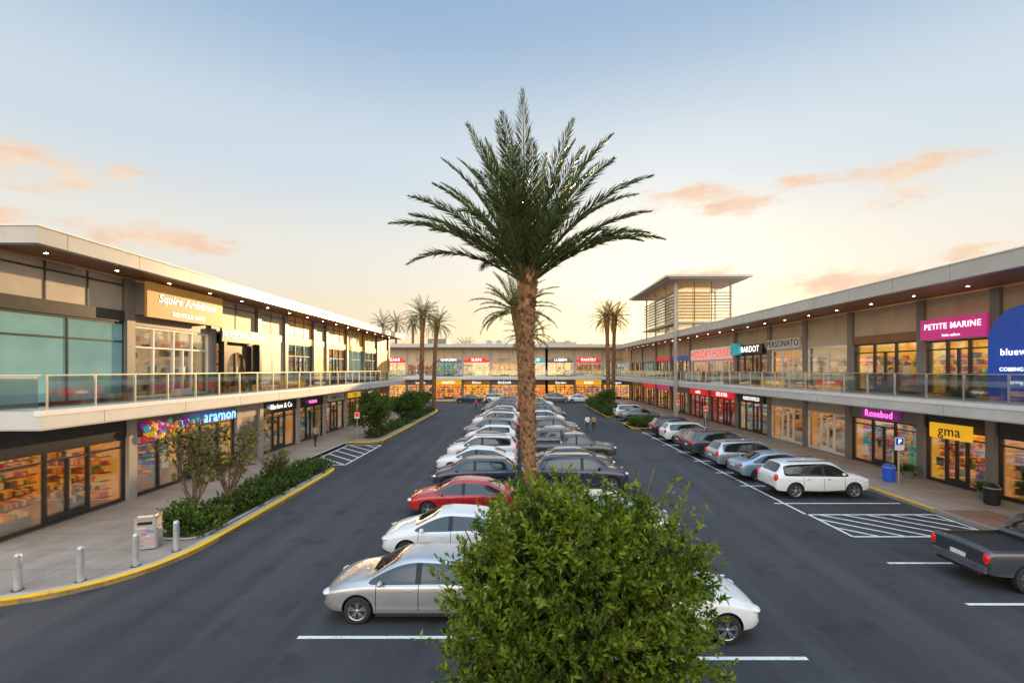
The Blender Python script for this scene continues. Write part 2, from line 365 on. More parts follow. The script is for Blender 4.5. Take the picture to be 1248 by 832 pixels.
S=dict
def sg(t,z,panel=None,m=None,**k):
    d=dict(t=t,z=z,panel=panel,m=m or T['w']); d.update(k); return d
def LY(y): return y-15.2
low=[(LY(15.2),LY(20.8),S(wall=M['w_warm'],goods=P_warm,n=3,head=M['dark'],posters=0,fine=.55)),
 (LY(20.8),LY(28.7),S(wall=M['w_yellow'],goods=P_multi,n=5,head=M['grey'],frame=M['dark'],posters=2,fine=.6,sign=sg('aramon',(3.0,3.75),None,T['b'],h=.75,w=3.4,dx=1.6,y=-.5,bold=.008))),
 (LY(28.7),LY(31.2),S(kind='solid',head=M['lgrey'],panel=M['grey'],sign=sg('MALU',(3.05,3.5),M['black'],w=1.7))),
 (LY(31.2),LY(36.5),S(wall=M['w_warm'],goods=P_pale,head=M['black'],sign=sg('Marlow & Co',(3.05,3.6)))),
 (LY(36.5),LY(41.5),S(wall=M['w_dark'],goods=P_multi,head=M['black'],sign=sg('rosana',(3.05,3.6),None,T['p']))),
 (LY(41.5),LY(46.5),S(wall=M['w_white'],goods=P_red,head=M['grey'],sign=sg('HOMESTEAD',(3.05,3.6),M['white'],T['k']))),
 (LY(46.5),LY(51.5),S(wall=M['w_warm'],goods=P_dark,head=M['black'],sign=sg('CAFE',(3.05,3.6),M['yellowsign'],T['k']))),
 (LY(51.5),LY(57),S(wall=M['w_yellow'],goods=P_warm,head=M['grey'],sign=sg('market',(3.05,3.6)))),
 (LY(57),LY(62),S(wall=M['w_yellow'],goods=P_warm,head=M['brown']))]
up=[(LY(15.2),LY(20.7),S(kind='frosted',n=2,transom=7.2,zt=8.1,head=M['dark'],upper=M['lgrey'])),
 (LY(20.7),LY(26.3),S(wall=M['w_white'],goods=P_pale,frame=M['white'],n=4,zt=8.0,head=M['grey'],posters=2,figures=1,sign=sg('Squire Ambiance',(8.4,10.0),M['goldpanel'],T['w'],w=5.3,y=-.75,dz=.12,h=.85,shear=.25,t2='BOUTIQUE LUXE'))),
 (LY(26.3),LY(31.0),S(wall=M['w_warm'],goods=P_pale,n=3,zt=7.6,head=M['black'],sign=sg('PERSONALUXO',(7.62,8.4),M['black'],T['w'],w=4.3,y=-.5,h=.42,bold=0))),
 (LY(31.0),LY(34.6),S(kind='solid',panel=M['lgrey'],head=M['grey'])),
 (LY(34.6),LY(39.4),S(wall=M['w_teal'],goods=P_pale,head=M['yellowsign'],n=3,upper=M['tan_sunlit'])),
 (LY(39.4),LY(42),S(kind='solid',panel=M['tan_sunlit'],head=M['grey'])),
 (LY(42),LY(47),S(wall=M['w_warm'],goods=P_multi,head=M['yellowsign'],upper=M['tan_sunlit'])),
 (LY(47),LY(52),S(kind='frosted',head=M['yellowsign'],n=3,upper=M['tan_sunlit'])),
 (LY(52),LY(57),S(wall=M['w_teal'],goods=P_pale,head=M['tan_sunlit'],upper=M['tan_sunlit'])),
 (LY(57),LY(62),S(kind='solid',panel=M['tan_sunlit'],head=M['tan_sunlit'],upper=M['tan_sunlit']))]
E,B=building('shopping_centre_west_wing',(-17.6,15.2,0),rad(90),46.8,2.1,low,up,(10.08,10.62),
  dict(upper=M['taupe'],mull=M['dark'],col_l=M['lgrey'],col_u=M['grey'],soffit=M['wood'],side=M['lgrey'],endrail=1))
a0,a1=LY(26.7),LY(30.6)
B.box('shop_portal',M['black'],a0,a0+.25,-.5,-.165,4.66,7.61); B.box('shop_portal',M['black'],a1-.25,a1,-.5,-.165,4.66,7.61)
B.box('sign_bracket',M['grey'],LY(20.9),LY(21.05),-.62,-.165,8.5,9.9); B.box('sign_bracket',M['grey'],LY(25.95),LY(26.1),-.62,-.165,8.5,9.9)
cx=(a0+a1)/2; pts=[]
for i in range(13):
    t=math.pi*i/12; pts.append((cx+.9*math.cos(t),-.03,6.3+.75*math.sin(t)))
for i in range(12):
    p,q=pts[i],pts[i+1]
    B.poly('arch_surround',M['black'],[(p[0],-.03,p[2]),(p[0],-.03,7.5),(q[0],-.03,7.5),(q[0],-.03,q[2])])
B.poly('arch_surround',M['black'],[(cx+.9,-.03,4.8),(a1-.3,-.03,4.8),(a1-.3,-.03,7.5),(cx+.9,-.03,7.5)])
B.poly('arch_surround',M['black'],[(a0+.3,-.03,4.8),(cx-.9,-.03,4.8),(cx-.9,-.03,7.5),(a0+.3,-.03,7.5)])
bm=bmesh.new()
for i in range(70):
    x=LY(21.2)+abs(R.gauss(0,1.7))
    if x>LY(26): continue
    t=(x-LY(21.2))/6.8
    Mx=Matrix.Translation((x,R.uniform(-.42,-.22),3.5-.3*t-R.uniform(0,.75)*(1-t*.6)))@Matrix.Diagonal((1,1,1.18,1))
    bmesh.ops.create_uvsphere(bm,u_segments=12,v_segments=8,radius=R.uniform(.07,.18),matrix=Mx)
for f in bm.faces: f.smooth=True
me=bpy.data.meshes.new('balloons'); bm.to_mesh(me); bm.free()
me.materials.append(islandmat('balloon_rubber',[(.7,.03,.07),(.04,.22,.65),(.8,.55,.03),(.06,.5,.15),(.65,.1,.45),(.06,.55,.6),(.8,.25,.03),(.3,.04,.5)],.2,.25))
link(bpy.data.objects.new('balloons',me),E)
B.done()

def RY(y): return 89.0-y
def rb_(y0,y1,st): return (RY(y1),RY(y0),st)
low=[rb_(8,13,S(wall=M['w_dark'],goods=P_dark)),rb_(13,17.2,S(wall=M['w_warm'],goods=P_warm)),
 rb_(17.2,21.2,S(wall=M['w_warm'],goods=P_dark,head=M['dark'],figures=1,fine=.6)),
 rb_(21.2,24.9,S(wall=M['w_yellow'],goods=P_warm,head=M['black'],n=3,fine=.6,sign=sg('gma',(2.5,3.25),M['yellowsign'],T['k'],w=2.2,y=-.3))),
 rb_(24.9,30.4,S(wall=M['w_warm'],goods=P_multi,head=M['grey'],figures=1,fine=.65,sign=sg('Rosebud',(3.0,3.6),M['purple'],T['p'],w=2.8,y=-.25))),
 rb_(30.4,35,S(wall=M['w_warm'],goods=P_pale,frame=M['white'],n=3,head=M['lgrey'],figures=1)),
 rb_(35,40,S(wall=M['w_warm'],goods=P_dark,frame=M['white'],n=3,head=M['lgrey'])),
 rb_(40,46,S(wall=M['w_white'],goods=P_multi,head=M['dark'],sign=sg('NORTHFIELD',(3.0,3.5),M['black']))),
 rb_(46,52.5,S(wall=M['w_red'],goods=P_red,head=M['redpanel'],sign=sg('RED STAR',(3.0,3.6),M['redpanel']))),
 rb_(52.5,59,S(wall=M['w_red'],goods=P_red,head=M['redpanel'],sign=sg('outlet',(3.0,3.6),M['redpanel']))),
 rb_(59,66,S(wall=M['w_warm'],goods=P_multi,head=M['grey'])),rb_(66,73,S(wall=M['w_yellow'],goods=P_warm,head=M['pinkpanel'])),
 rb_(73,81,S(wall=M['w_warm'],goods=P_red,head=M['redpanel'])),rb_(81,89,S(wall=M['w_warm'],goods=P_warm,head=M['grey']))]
up=[rb_(8,14,S(kind='solid',panel=M['beige'],head=M['beige'],zt=7.6)),rb_(14,21.0,S(kind='solid',panel=M['beige'],head=M['beige'],zt=7.6)),
 rb_(21.0,24.9,S(wall=M['w_yellow'],goods=P_multi,head=M['beige'],n=3,zt=7.5,fine=.7,sign=sg('PETITE MARINE',(7.55,8.6),M['pinkpanel'],T['w'],w=3.5,y=-.3,dz=.12,t2='little sailors'))),
 rb_(24.9,30.2,S(wall=M['w_yellow'],goods=P_multi,head=M['brown'],n=3,zt=7.6,figures=1,fine=.7)),
 rb_(30.2,35,S(wall=M['w_white'],goods=P_pale,frame=M['white'],n=2,zt=7.7,head=M['beige'],figures=1)),
 rb_(35,40,S(wall=M['w_warm'],goods=P_pale,frame=M['white'],n=3,zt=7.6,head=M['beige'],sign=sg('PERSONATO',(7.7,8.5),M['white'],T['k'],w=4.6,dx=-.4,y=-.2))),
 rb_(40,46.3,S(wall=M['w_dark'],goods=P_dark,head=M['black'],zt=7.4,sign=sg('BARDOT',(7.45,8.3),M['black'],T['w'],w=4.5,y=-.2))),
 rb_(46.3,58.5,S(wall=M['w_white'],goods=P_red,frame=M['white'],head=M['redpanel'],zt=7.0,posters=8,sign=sg('HOLIDAY HOUSE',(7.1,8.4),M['whitesign'],T['r'],w=11,y=-.2))),
 rb_(58.5,66,S(wall=M['w_white'],goods=P_multi,head=M['bluepanel'],zt=7.3)),
 rb_(66,73,S(wall=M['w_teal'],goods=P_pale,head=M['redpanel'],zt=7.3)),rb_(73,81,S(kind='frosted',head=M['beige'],zt=7.3)),rb_(81,89,S(wall=M['w_warm'],goods=P_multi,head=M['beige'],zt=7.3))]
E,B=building('shopping_centre_east_wing',(21.9,89,0),rad(-90),81.0,3.6,low,up,(9.76,10.42),
  dict(upper=M['beige'],mull=M['beige'],col_l=M['grey'],col_u=M['grey'],soffit=M['wood'],side=M['beige'],rext=.5))
bx0,bx1=RY(20.95),RY(13.2); z0,z1,r=4.66,8.75,1.5
pts=[(bx0,z0),(bx1,z0),(bx1,z1)]+[(bx0+r-r*math.sin(t*math.pi/16),z1-r+r*math.cos(t*math.pi/16)) for t in range(9)]
B.poly('blue_billboard',M['bluepanel'],[(p[0],-.5,p[1]) for p in pts])
B.poly('blue_billboard',M['bluepanel'],[(p[0],-.2,p[1]) for p in reversed(pts)])
for i in range(len(pts)):
    p,q=pts[i],pts[(i+1)%len(pts)]; B.poly('blue_billboard',M['bluepanel'],[(p[0],-.5,p[1]),(p[0],-.2,p[1]),(q[0],-.2,q[1]),(q[0],-.5,q[1])])
text(E,'bluewave',(bx0+1.4),-.53,6.75,.34,2.0,T['w']); text(E,'COMING SOON',(bx0+1.4),-.53,6.0,.17,2.1,T['w']); text(E,'spring sale',(bx0+1.4),-.53,5.45,.17,1.9,T['w'])
B.cyl('round_logo',M['cyan'],RY(45.2),-.55,7.4,8.5,.5)
B.done()

low=[];up=[]
hl=[M['redpanel'],M['grey'],M['yellowsign'],M['tan_sunlit'],M['grey'],M['brown'],M['brown'],M['yellowsign'],M['grey']]
hu=[M['redpanel'],M['beige'],M['grey'],M['redpanel'],M['beige'],M['cyan'],M['grey'],M['redpanel'],M['beige']]
wl=[M['w_yellow'],M['w_warm'],M['w_warm'],M['w_yellow'],M['w_warm'],M['w_warm'],M['w_yellow'],M['w_warm'],M['w_yellow']]
gl=[P_warm,P_multi,P_warm,P_warm,P_multi,P_warm,P_warm,P_dark,P_multi]
names=['FRESCO','Lumen','PANTRY','Oliver','BAZAAR','kids','Garden','SUSHI','Depot']
for i in range(9):
    x=i*5.6
    low.append((x,x+5.6,S(wall=wl[i],goods=gl[i],head=hl[i],sign=sg(names[i],(3.0,3.7),hl[i]))))
    up.append((x,x+5.6,S(wall=(M['w_white'],M['w_dark'],M['w_teal'])[i%3],goods=(P_pale,P_dark,P_multi)[i%3],head=hu[i],zt=7.4,frame=M['white'] if i%2 else M['dark'],sign=sg(names[(i+4)%9].upper(),(7.5,8.3),hu[i],T['k'] if hu[i] in (M['white'],M['beige']) else T['w'],w=3.6))))
E,B=building('shopping_centre_north_wing',(-28.0,92,0),0,50.4,3.0,low,up,(10.3,10.9),
  dict(upper=M['beige'],mull=M['grey'],col_l=M['grey'],col_u=M['lgrey'],soffit=M['soffit'],side=M['beige'],rext=.2,farb=1))
B.box('roof_plant_room',M['white'],20,26,4,9,10.95,12.1); B.box('roof_plant_room',M['beige'],33,40,3,9,10.95,11.7); B.box('roof_plant_room',M['grey'],9,13,4,9,10.95,12.4)
for x in (22,24,35,38,11): B.box('air_conditioning_unit',M['lgrey'],x-.5,x+.5,1.5,2.6,10.95,11.9)
B.done()

# ---- tower with canopy
E=empty('lookout_tower',(0,0,0)); B=Bag(E)
B.box('canopy_roof',M['fascia'],16.3,25.8,50.5,68,16.2,16.42); B.box('canopy_underside',M['soffit'],16.7,25.4,50.9,67.6,16.05,16.198)
B.box('canopy_upstand',M['fascia'],18.3,24.8,53,66,16.42,16.75)
LG=pm('core_wall_glow',(.62,.38,.15),.6,emis=.7,ecol=(1,.58,.2))  # core wall is no lamp; self-glow gives the tower its lit look
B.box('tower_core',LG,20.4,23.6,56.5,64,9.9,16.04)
B.box('tower_glazing',M['glass'],18.5,18.53,53.3,65.7,10.6,15.3); B.box('tower_glazing',M['glass'],18.54,24.3,53.27,53.3,10.6,15.3)
for x in (18.35,24.5):
    for y in (53.1,57.3,61.5,65.8): B.box('tower_post',M['lgrey'],x-.09,x+.09,y-.09,y+.09,10.3,16.04)
for i in range(9):
    z=11.9+i*.36
    B.box('louvre',M['grey'],18.45,24.4,52.75,52.95,z,z+.10); B.box('louvre',M['grey'],17.95,18.15,53.2,65.8,z,z+.10)
for x in (20.3,22.3): B.box('louvre_frame',M['grey'],x-.05,x+.05,53.0,53.1,10.3,16.04)
B.box('tower_balcony',M['lgrey'],17.9,24.9,52.7,66.2,11.3,11.5)
B.box('tower_pier',M['lgrey'],17.85,18.15,52.6,52.9,0,16.04)
B.done()

# ------------------------------------------------------------------ ground
me_=[(-600,-300,0),(600,-300,0),(600,1200,0),(-600,1200,0)]
solo('ground',M['asphalt'],me_,[(0,1,2,3)])
def smooth_path(pts,n=6):
    out=[]
    P=[Vector((p[0],p[1],0)) for p in pts]
    for i in range(len(P)-1):
        p0=P[max(0,i-1)];p1=P[i];p2=P[i+1];p3=P[min(len(P)-1,i+2)]
        for k in range(n):
            t=k/n
            out.append(.5*((2*p1)+(-p0+p2)*t+(2*p0-5*p1+4*p2-p3)*t*t+(-p0+3*p1-3*p2+p3)*t**3))
    out.append(P[-1]); return [(p.x,p.y) for p in out]
def ribbon(B,part,mat,path,w,z0,z1,side=1):
    n=len(path); off=[]
    for i in range(n):
        a=Vector(path[max(0,i-1)]); b=Vector(path[min(n-1,i+1)]); d=(b-a).normalized(); nn=Vector((-d.y,d.x))*w*side
        off.append((path[i][0]+nn.x,path[i][1]+nn.y))
    v,f=B._g(part,mat)
    for i in range(n-1):
        k=len(v); p,q,r_,s=path[i],path[i+1],off[i+1],off[i]
        v+=[(p[0],p[1],z0),(q[0],q[1],z0),(r_[0],r_[1],z0),(s[0],s[1],z0),(p[0],p[1],z1),(q[0],q[1],z1),(r_[0],r_[1],z1),(s[0],s[1],z1)]
        f+=[(k+4,k+5,k+6,k+7),(k,k+1,k+5,k+4),(k+2,k+3,k+7,k+6)]
    return off
path=smooth_path([(-60,9.5),(-30,10.6),(-20,11.1),(-15.5,11.25),(-13.1,11.65),(-11.8,12.4),(-10.95,13.5),(-10.55,15.0),(-10.5,17),(-10.6,22),(-10.7,26.0),(-10.95,27.3),(-11.7,28.0),(-12.9,28.2),(-13.7,28.5)])
path2=[(-13.8,29),(-13.8,36.6)]
path3=smooth_path([(-13.7,37.0),(-12.3,37.1),(-11.5,37.6),(-11.2,38.8),(-11.2,50),(-11.3,62),(-11.6,66),(-12.6,68.5),(-15,69.5),(-26,70)])
g=empty('pavement'); B=Bag(g)
allp=path+path2+path3
B.prism('paving_slab',M['pave'],allp+[(-26,71),(-60,71)],.0,.125)
ribbon(B,'yellow_kerb',M['yellow_paint'],path,.22,0,.15,1)
ribbon(B,'plain_kerb',M['kerb'],path[1:],.42,0,.1335,1)
ribbon(B,'plain_kerb',M['kerb'],[(-13.8,28.6),(-13.8,36.9)],.2,0,.14,1)
ribbon(B,'yellow_kerb',M['yellow_paint'],path3,.2,0,.15,1)
pe=smooth_path([(17.4,2),(17.4,14.6),(17.5,15.6),(17.4,16.5),(17.4,40),(17.4,48),(17.4,52)],4)
B.prism('paving_slab',M['pave'],[(60,2),(60,91)]+[(17.4,91)]+list(reversed(pe)),0,.125)
ribbon(B,'plain_kerb',M['kerb'],[p for p in pe if p[1]<19.3],.2,0,.14,-1)
ribbon(B,'yellow_kerb',M['yellow_paint'],[(17.4,19.3),(17.4,22),(17.4,30)],.2,0,.15,-1)
ribbon(B,'plain_kerb',M['kerb'],[(17.4,30.0),(17.4,60),(17.4,88)],.2,0,.14,-1)
B.box('tactile_strip',M['redpave'],17.7,19.6,16.4,19.2,.1,.131)
B.box('paving_slab',M['pave'],-28,17.3,87.5,92.2,0,.12); B.box('yellow_kerb',M['yellow_paint'],-28,17.3,87.28,87.49,0,.15)
B.done()
def planter(name,pts,kmat=None,ky=.15):
    g=empty(name); B=Bag(g)
    ribbon(B,'kerb',kmat or M['kerb'],pts+[pts[0]],.16,0,ky,1)
    B.prism('soil',M['soil'],pts,0,.139 if ky<.16 else ky-.02); B.done(); return g
def ell(x0,x1,y0,y1,r=.5,n=6):
    r=min(r,(x1-x0)/2-.01); out=[]
    for cx,cy,a in ((x1-r,y0+r,-90),(x1-r,y1-r,0),(x0+r,y1-r,90),(x0+r,y0+r,180)):
        for k in range(n+1):
            t=rad(a+90*k/n); out.append((cx+r*math.cos(t),cy+r*math.sin(t)))
    return out
planter('planter_bed',ell(-12.75,-11.0,15.8,27.3,.6),ky=.17)
planter('planter_bed',ell(-13.5,-11.6,38.5,66,.8),ky=.17)
planter('planter_bed',ell(.18,.95,5.6,78,.35),ky=.17)
planter('planter_bed',ell(11.3,15.5,45.5,50.5,.8),kmat=M['yellow_paint'],ky=.16)
planter('planter_bed',ell(10.8,12.4,57,76,.7),kmat=M['yellow_paint'],ky=.16)

g=empty('road_markings'); B=Bag(g); z=.004
def line(x0,y0,x1,y1,w=.11,part='stall_line',m=None):
    a=Vector((x0,y0)); b=Vector((x1,y1)); d=(b-a).normalized(); n=Vector((-d.y,d.x))*w/2
    B.poly(part,m or M['white_paint'],[(a.x-n.x,a.y-n.y,z),(b.x-n.x,b.y-n.y,z),(b.x+n.x,b.y+n.y,z),(a.x+n.x,a.y+n.y,z)])
def hatch(x0,x1,y0,y1,n):
    global z
    line(x0,y0,x1,y0);line(x0,y1,x1,y1); z+=.003; line(x0,y0,x0,y1); line(x1,y0,x1,y1); z+=.003
    for i in range(1,n):
        t=i/n*(x1-x0+ (y1-y0)) ; ax=x0+max(0,t-(y1-y0)); ay=y0+min(t,y1-y0); bx=x0+min(t,x1-x0); by=y0+max(0,t-(x1-x0))
        line(ax,ay,bx,by,.12)
    z-=.006
hatch(12.0,17.2,16.5,19.0,8); hatch(-13.5,-10.9,28.9,36.4,8)
LEFT=[10.75,14.2,18.5,22.7,26.3,29.6,32.9,36.2,39.5,42.8,46.1,49.4,52.7,56,59.3,62.6,65.9,69.2,72.5]
RIGHT=[5.25,9.95,15.0,22.4,26.1,29.5,32.9,36.3,39.7,43.1,49.9,53.3,56.7,60.1,63.5,70]
for y in [10.3,13.75,17.9,22.2,25.9]+[LEFT[i]-.55 for i in range(5,len(LEFT))]: line(-4.95,y,.0,y)
for y in [6.6,9.55,13.4,17.3,21.4,25.5]+[RIGHT[i]-.55 for i in range(5,len(RIGHT))]: line(1.15,y,6.0,y)
for y in (8.6,11.75,14.25,20.6,23.7,26.7,30.1,33.3,36.5,39.8,43.0,52,55.5,59): line(11.45,y,17.1,y)
z=.008; line(11.9,19.05,11.9,44,.11)
z=.004
B.done()

# ------------------------------------------------------------------ cars
def carpaint(name,col,metal=.0,rough=.28):
    m,nt,b=newmat(name); L=nt.links
    tc=N(nt,'ShaderNodeTexCoord'); sx=N(nt,'ShaderNodeSeparateXYZ'); L.new(tc.outputs['Object'],sx.inputs[0])
    prev=None
    for x0 in (-.98,-.02,.98):
        a=N(nt,'ShaderNodeMath',operation='SUBTRACT'); a.inputs[1].default_value=x0; L.new(sx.outputs[0],a.inputs[0])
        b_=N(nt,'ShaderNodeMath',operation='ABSOLUTE'); L.new(a.outputs[0],b_.inputs[0])
        c=N(nt,'ShaderNodeMath',operation='LESS_THAN'); c.inputs[1].default_value=.009; L.new(b_.outputs[0],c.inputs[0])
        if prev is None: prev=c
        else:
            d=N(nt,'ShaderNodeMath',operation='MAXIMUM'); L.new(prev.outputs[0],d.inputs[0]); L.new(c.outputs[0],d.inputs[1]); prev=d
    lo=N(nt,'ShaderNodeMath',operation='GREATER_THAN'); lo.inputs[1].default_value=.34; L.new(sx.outputs[2],lo.inputs[0])
    hi=N(nt,'ShaderNodeMath',operation='LESS_THAN'); hi.inputs[1].default_value=.97; L.new(sx.outputs[2],hi.inputs[0])
    m1=N(nt,'ShaderNodeMath',operation='MULTIPLY'); L.new(lo.outputs[0],m1.inputs[0]); L.new(hi.outputs[0],m1.inputs[1])
    m2=N(nt,'ShaderNodeMath',operation='MULTIPLY'); L.new(m1.outputs[0],m2.inputs[0]); L.new(prev.outputs[0],m2.inputs[1])
    nz=N(nt,'ShaderNodeTexNoise',i_Scale=2.5,i_Detail=4.0); L.new(tc.outputs['Object'],nz.inputs['Vector'])
    rr=N(nt,'ShaderNodeMapRange'); rr.inputs[3].default_value=rough-.08; rr.inputs[4].default_value=rough+.14; L.new(nz.outputs[0],rr.inputs[0]); L.new(rr.outputs[0],b.inputs['Roughness'])
    du=N(nt,'ShaderNodeMapRange'); du.inputs[1].default_value=.2; du.inputs[2].default_value=.6; du.inputs[3].default_value=.35; du.inputs[4].default_value=0; L.new(sx.outputs[2],du.inputs[0])
    mx0=N(nt,'ShaderNodeMix',data_type='RGBA'); mx0.inputs[6].default_value=c4(col); mx0.inputs[7].default_value=(.16,.14,.12,1); L.new(du.outputs[0],mx0.inputs[0])
    mx=N(nt,'ShaderNodeMix',data_type='RGBA'); mx.inputs[7].default_value=(.01,.01,.01,1); L.new(mx0.outputs[2],mx.inputs[6]); L.new(m2.outputs[0],mx.inputs[0])
    L.new(mx.outputs[2],b.inputs['Base Color'])
    b.inputs['Metallic'].default_value=metal; b.inputs['Coat Weight'].default_value=1.0; b.inputs['Coat Roughness'].default_value=.02
    return m
CP=dict(silver=carpaint('paint_silver',(.50,.51,.53),.65),white=carpaint('paint_white',(.76,.76,.76)),red=carpaint('paint_red',(.42,.006,.012),.15),
 navy=carpaint('paint_navy',(.02,.03,.06),.2),black=carpaint('paint_black',(.015,.016,.018)),grey=carpaint('paint_grey',(.18,.19,.205),.5),
 blue=carpaint('paint_pale_blue',(.30,.42,.52),.5),bronze=carpaint('paint_brown',(.16,.12,.10),.4),char=carpaint('paint_charcoal',(.055,.065,.08),.35))
m,nt,b=newmat('car_glass'); b.inputs['Base Color'].default_value=(.012,.016,.018,1); b.inputs['Roughness'].default_value=.03; b.inputs['Specular IOR Level'].default_value=.8; b.inputs['Coat Weight'].default_value=.6; CG=m
CT=pm('car_black_trim',(.015,.015,.016),.6); TY=pm('tyre_rubber',(.02,.02,.021),.85); RM=pm('alloy_rim',(.5,.5,.52),.28,metal=.85)
HL=pm('headlamp_lens',(.72,.74,.76),.08,metal=.3); TL=pm('tail_lamp_lens',(.50,.01,.012),.15,emis=.2,ecol=(.9,.03,.02)); PL=pm('number_plate',(.75,.75,.7),.5); CH=pm('chrome',(.7,.7,.7),.12,metal=1)
SLOTS=[CP['white'],CG,CT,TY,RM,HL,TL,PL,CH]

def carmesh(kind):
    if kind=='sedan':
        st=[(-2.34,.46,.72,.78,.66,.52),(-2.27,.30,.88,.93,.80,.64),(-2.0,.22,.93,1.03,.87,.70),(-1.66,.20,.93,1.07,.89,.70),(-1.02,.20,.93,1.36,.90,.58),
            (-.82,.2,.93,1.40,.905,.58),(-.06,.2,.925,1.445,.91,.59),(.06,.2,.92,1.445,.91,.59),(.50,.2,.915,1.40,.91,.58),(1.22,.2,.91,1.03,.90,.70),(1.34,.2,.90,1.0,.895,.72),(1.85,.22,.83,.92,.875,.70),(2.18,.26,.72,.80,.80,.62),(2.33,.36,.58,.66,.62,.48)]
        side={3:'g',4:'g',5:'g',6:'t',7:'g',8:'g'}; top={3:'g',8:'g'}; wx=(-1.40,1.42); wr=.325; hw=.9
    elif kind=='coupe':
        st=[(-2.2,.46,.75,.80,.64,.50),(-2.12,.30,.92,.96,.80,.60),(-1.95,.22,.97,1.04,.86,.66),(-1.75,.20,.97,1.10,.88,.64),(-1.15,.20,.96,1.32,.895,.56),
            (-.80,.2,.95,1.38,.90,.56),(-.06,.2,.94,1.42,.905,.57),(.06,.2,.93,1.42,.905,.57),(.42,.2,.92,1.38,.905,.56),(1.15,.2,.91,1.03,.895,.70),(1.28,.2,.90,1.0,.89,.72),(1.75,.22,.82,.90,.86,.68),(2.05,.26,.70,.78,.78,.6),(2.2,.36,.56,.64,.6,.46)]
        side={4:'g',5:'g',6:'t',7:'g',8:'g'}; top={3:'g',8:'g'}; wx=(-1.32,1.34); wr=.325; hw=.895
    elif kind=='suv':
        st=[(-2.32,.5,.86,.92,.74,.60),(-2.25,.36,1.05,1.10,.86,.68),(-2.16,.30,1.07,1.17,.90,.68),(-1.86,.28,1.06,1.58,.92,.62),(-1.74,.28,1.055,1.63,.925,.63),
            (-1.0,.28,1.04,1.68,.93,.65),(-.06,.28,1.03,1.70,.935,.65),(.06,.28,1.03,1.70,.935,.65),(.55,.28,1.02,1.66,.93,.64),(1.25,.28,1.02,1.16,.925,.74),(1.38,.28,1.01,1.12,.92,.76),(1.9,.3,.95,1.05,.90,.74),(2.2,.34,.82,.92,.84,.66),(2.32,.44,.66,.74,.7,.52)]
        side={2:'b',3:'g',4:'g',5:'g',6:'t',7:'g',8:'g'}; top={2:'g',8:'g'}; wx=(-1.36,1.42); wr=.365; hw=.93
    elif kind=='hatch':
        st=[(-2.05,.46,.80,.86,.70,.56),(-2.0,.32,.96,1.02,.82,.62),(-1.92,.24,.99,1.12,.86,.62),(-1.55,.22,.98,1.42,.88,.58),(-1.42,.22,.98,1.46,.885,.59),
            (-.82,.22,.96,1.50,.89,.60),(-.06,.22,.95,1.51,.895,.61),(.06,.22,.95,1.51,.895,.61),(.5,.22,.94,1.46,.89,.6),(1.2,.22,.93,1.06,.885,.70),(1.3,.22,.92,1.02,.88,.71),(1.7,.24,.84,.94,.86,.68),(1.96,.28,.72,.82,.79,.6),(2.08,.38,.58,.66,.62,.48)]
        side={3:'g',4:'g',5:'g',6:'t',7:'g',8:'g'}; top={2:'g',8:'g'}; wx=(-1.28,1.3); wr=.32; hw=.88
    else:
        st=[(-2.78,.52,1.00,1.03,.86,.78),(-2.76,.45,1.10,1.13,.93,.84),(-2.6,.40,1.12,1.15,.95,.86),(-1.6,.38,1.12,1.15,.955,.86),(-.80,.36,1.12,1.16,.955,.86),(-.72,.36,1.12,1.22,.955,.80),(-.56,.36,1.12,1.74,.955,.66),
            (.10,.36,1.11,1.80,.955,.67),(.20,.36,1.11,1.80,.955,.67),(.75,.36,1.10,1.76,.95,.66),(1.42,.36,1.10,1.22,.95,.80),(1.55,.36,1.09,1.20,.95,.82),(2.2,.38,1.05,1.15,.93,.80),(2.62,.42,.92,1.05,.88,.72),(2.78,.5,.74,.84,.78,.6)]
        side={6:'g',7:'t',8:'g',9:'g'}; top={5:'g',9:'g'}; wx=(-1.68,1.72); wr=.40; hw=.955
    mi={'b':0,'g':1,'t':2}
    bm=bmesh.new(); rings=[]
    for (x,zb,bl,tp,w,wt) in st:
        pz=max(tp-.075,bl+(tp-bl)*.55)
        half=[(0,zb),(w*.80,zb),(w*.965,zb+.07),(w,zb+(bl-zb)*.45),(w*.992,bl-.16),(w*.975,bl-.03),(w*.935,bl),(wt+.045 if tp-bl>.2 else w*.90*.5+wt*.5,pz),(wt-.02,tp-.012),(wt*.55,tp+.012),(0,tp+.02)]
        ring=[bm.verts.new((x,y,z_)) for y,z_ in half]+[bm.verts.new((x,-y,z_)) for y,z_ in reversed(half[1:-1])]
        rings.append(ring)
    n=len(rings[0])
    for i in range(len(rings)-1):
        for j in range(n):
            k=(j+1)%n; f=bm.faces.new((rings[i][j],rings[i+1][j],rings[i+1][k],rings[i][k]))
            jj=j if j<10 else 19-j
            mt=0
            if jj in (0,1): mt=2
            if jj==6: mt=mi[side.get(i,'b')]
            if jj in (8,9): mt=mi[top.get(i,'b')]
            f.material_index=mt; f.smooth=True
    f=bm.faces.new(rings[0]); f.material_index=0; f=bm.faces.new(list(reversed(rings[-1]))); f.material_index=0
    bmesh.ops.recalc_face_normals(bm,faces=bm.faces)
    cl=bm.edges.layers.float.new('crease_edge')
    for e in bm.edges:
        if len(e.link_faces)==2 and e.link_faces[0].material_index!=e.link_faces[1].material_index: e[cl]=.75
    for i in range(1,len(rings)-2):
        for j in (4,16):
            e=bm.edges.get((rings[i][j],rings[i+1][j]))
            if e: e[cl]=.45
    me=bpy.data.meshes.new('b'); bm.to_mesh(me); bm.free()
    for s in SLOTS: me.materials.append(s)
    ob=bpy.data.objects.new('tmp_body',me); COL.objects.link(ob)
    sm=ob.modifiers.new('s','SUBSURF'); sm.levels=2; sm.render_levels=2
    cb=bmesh.new()
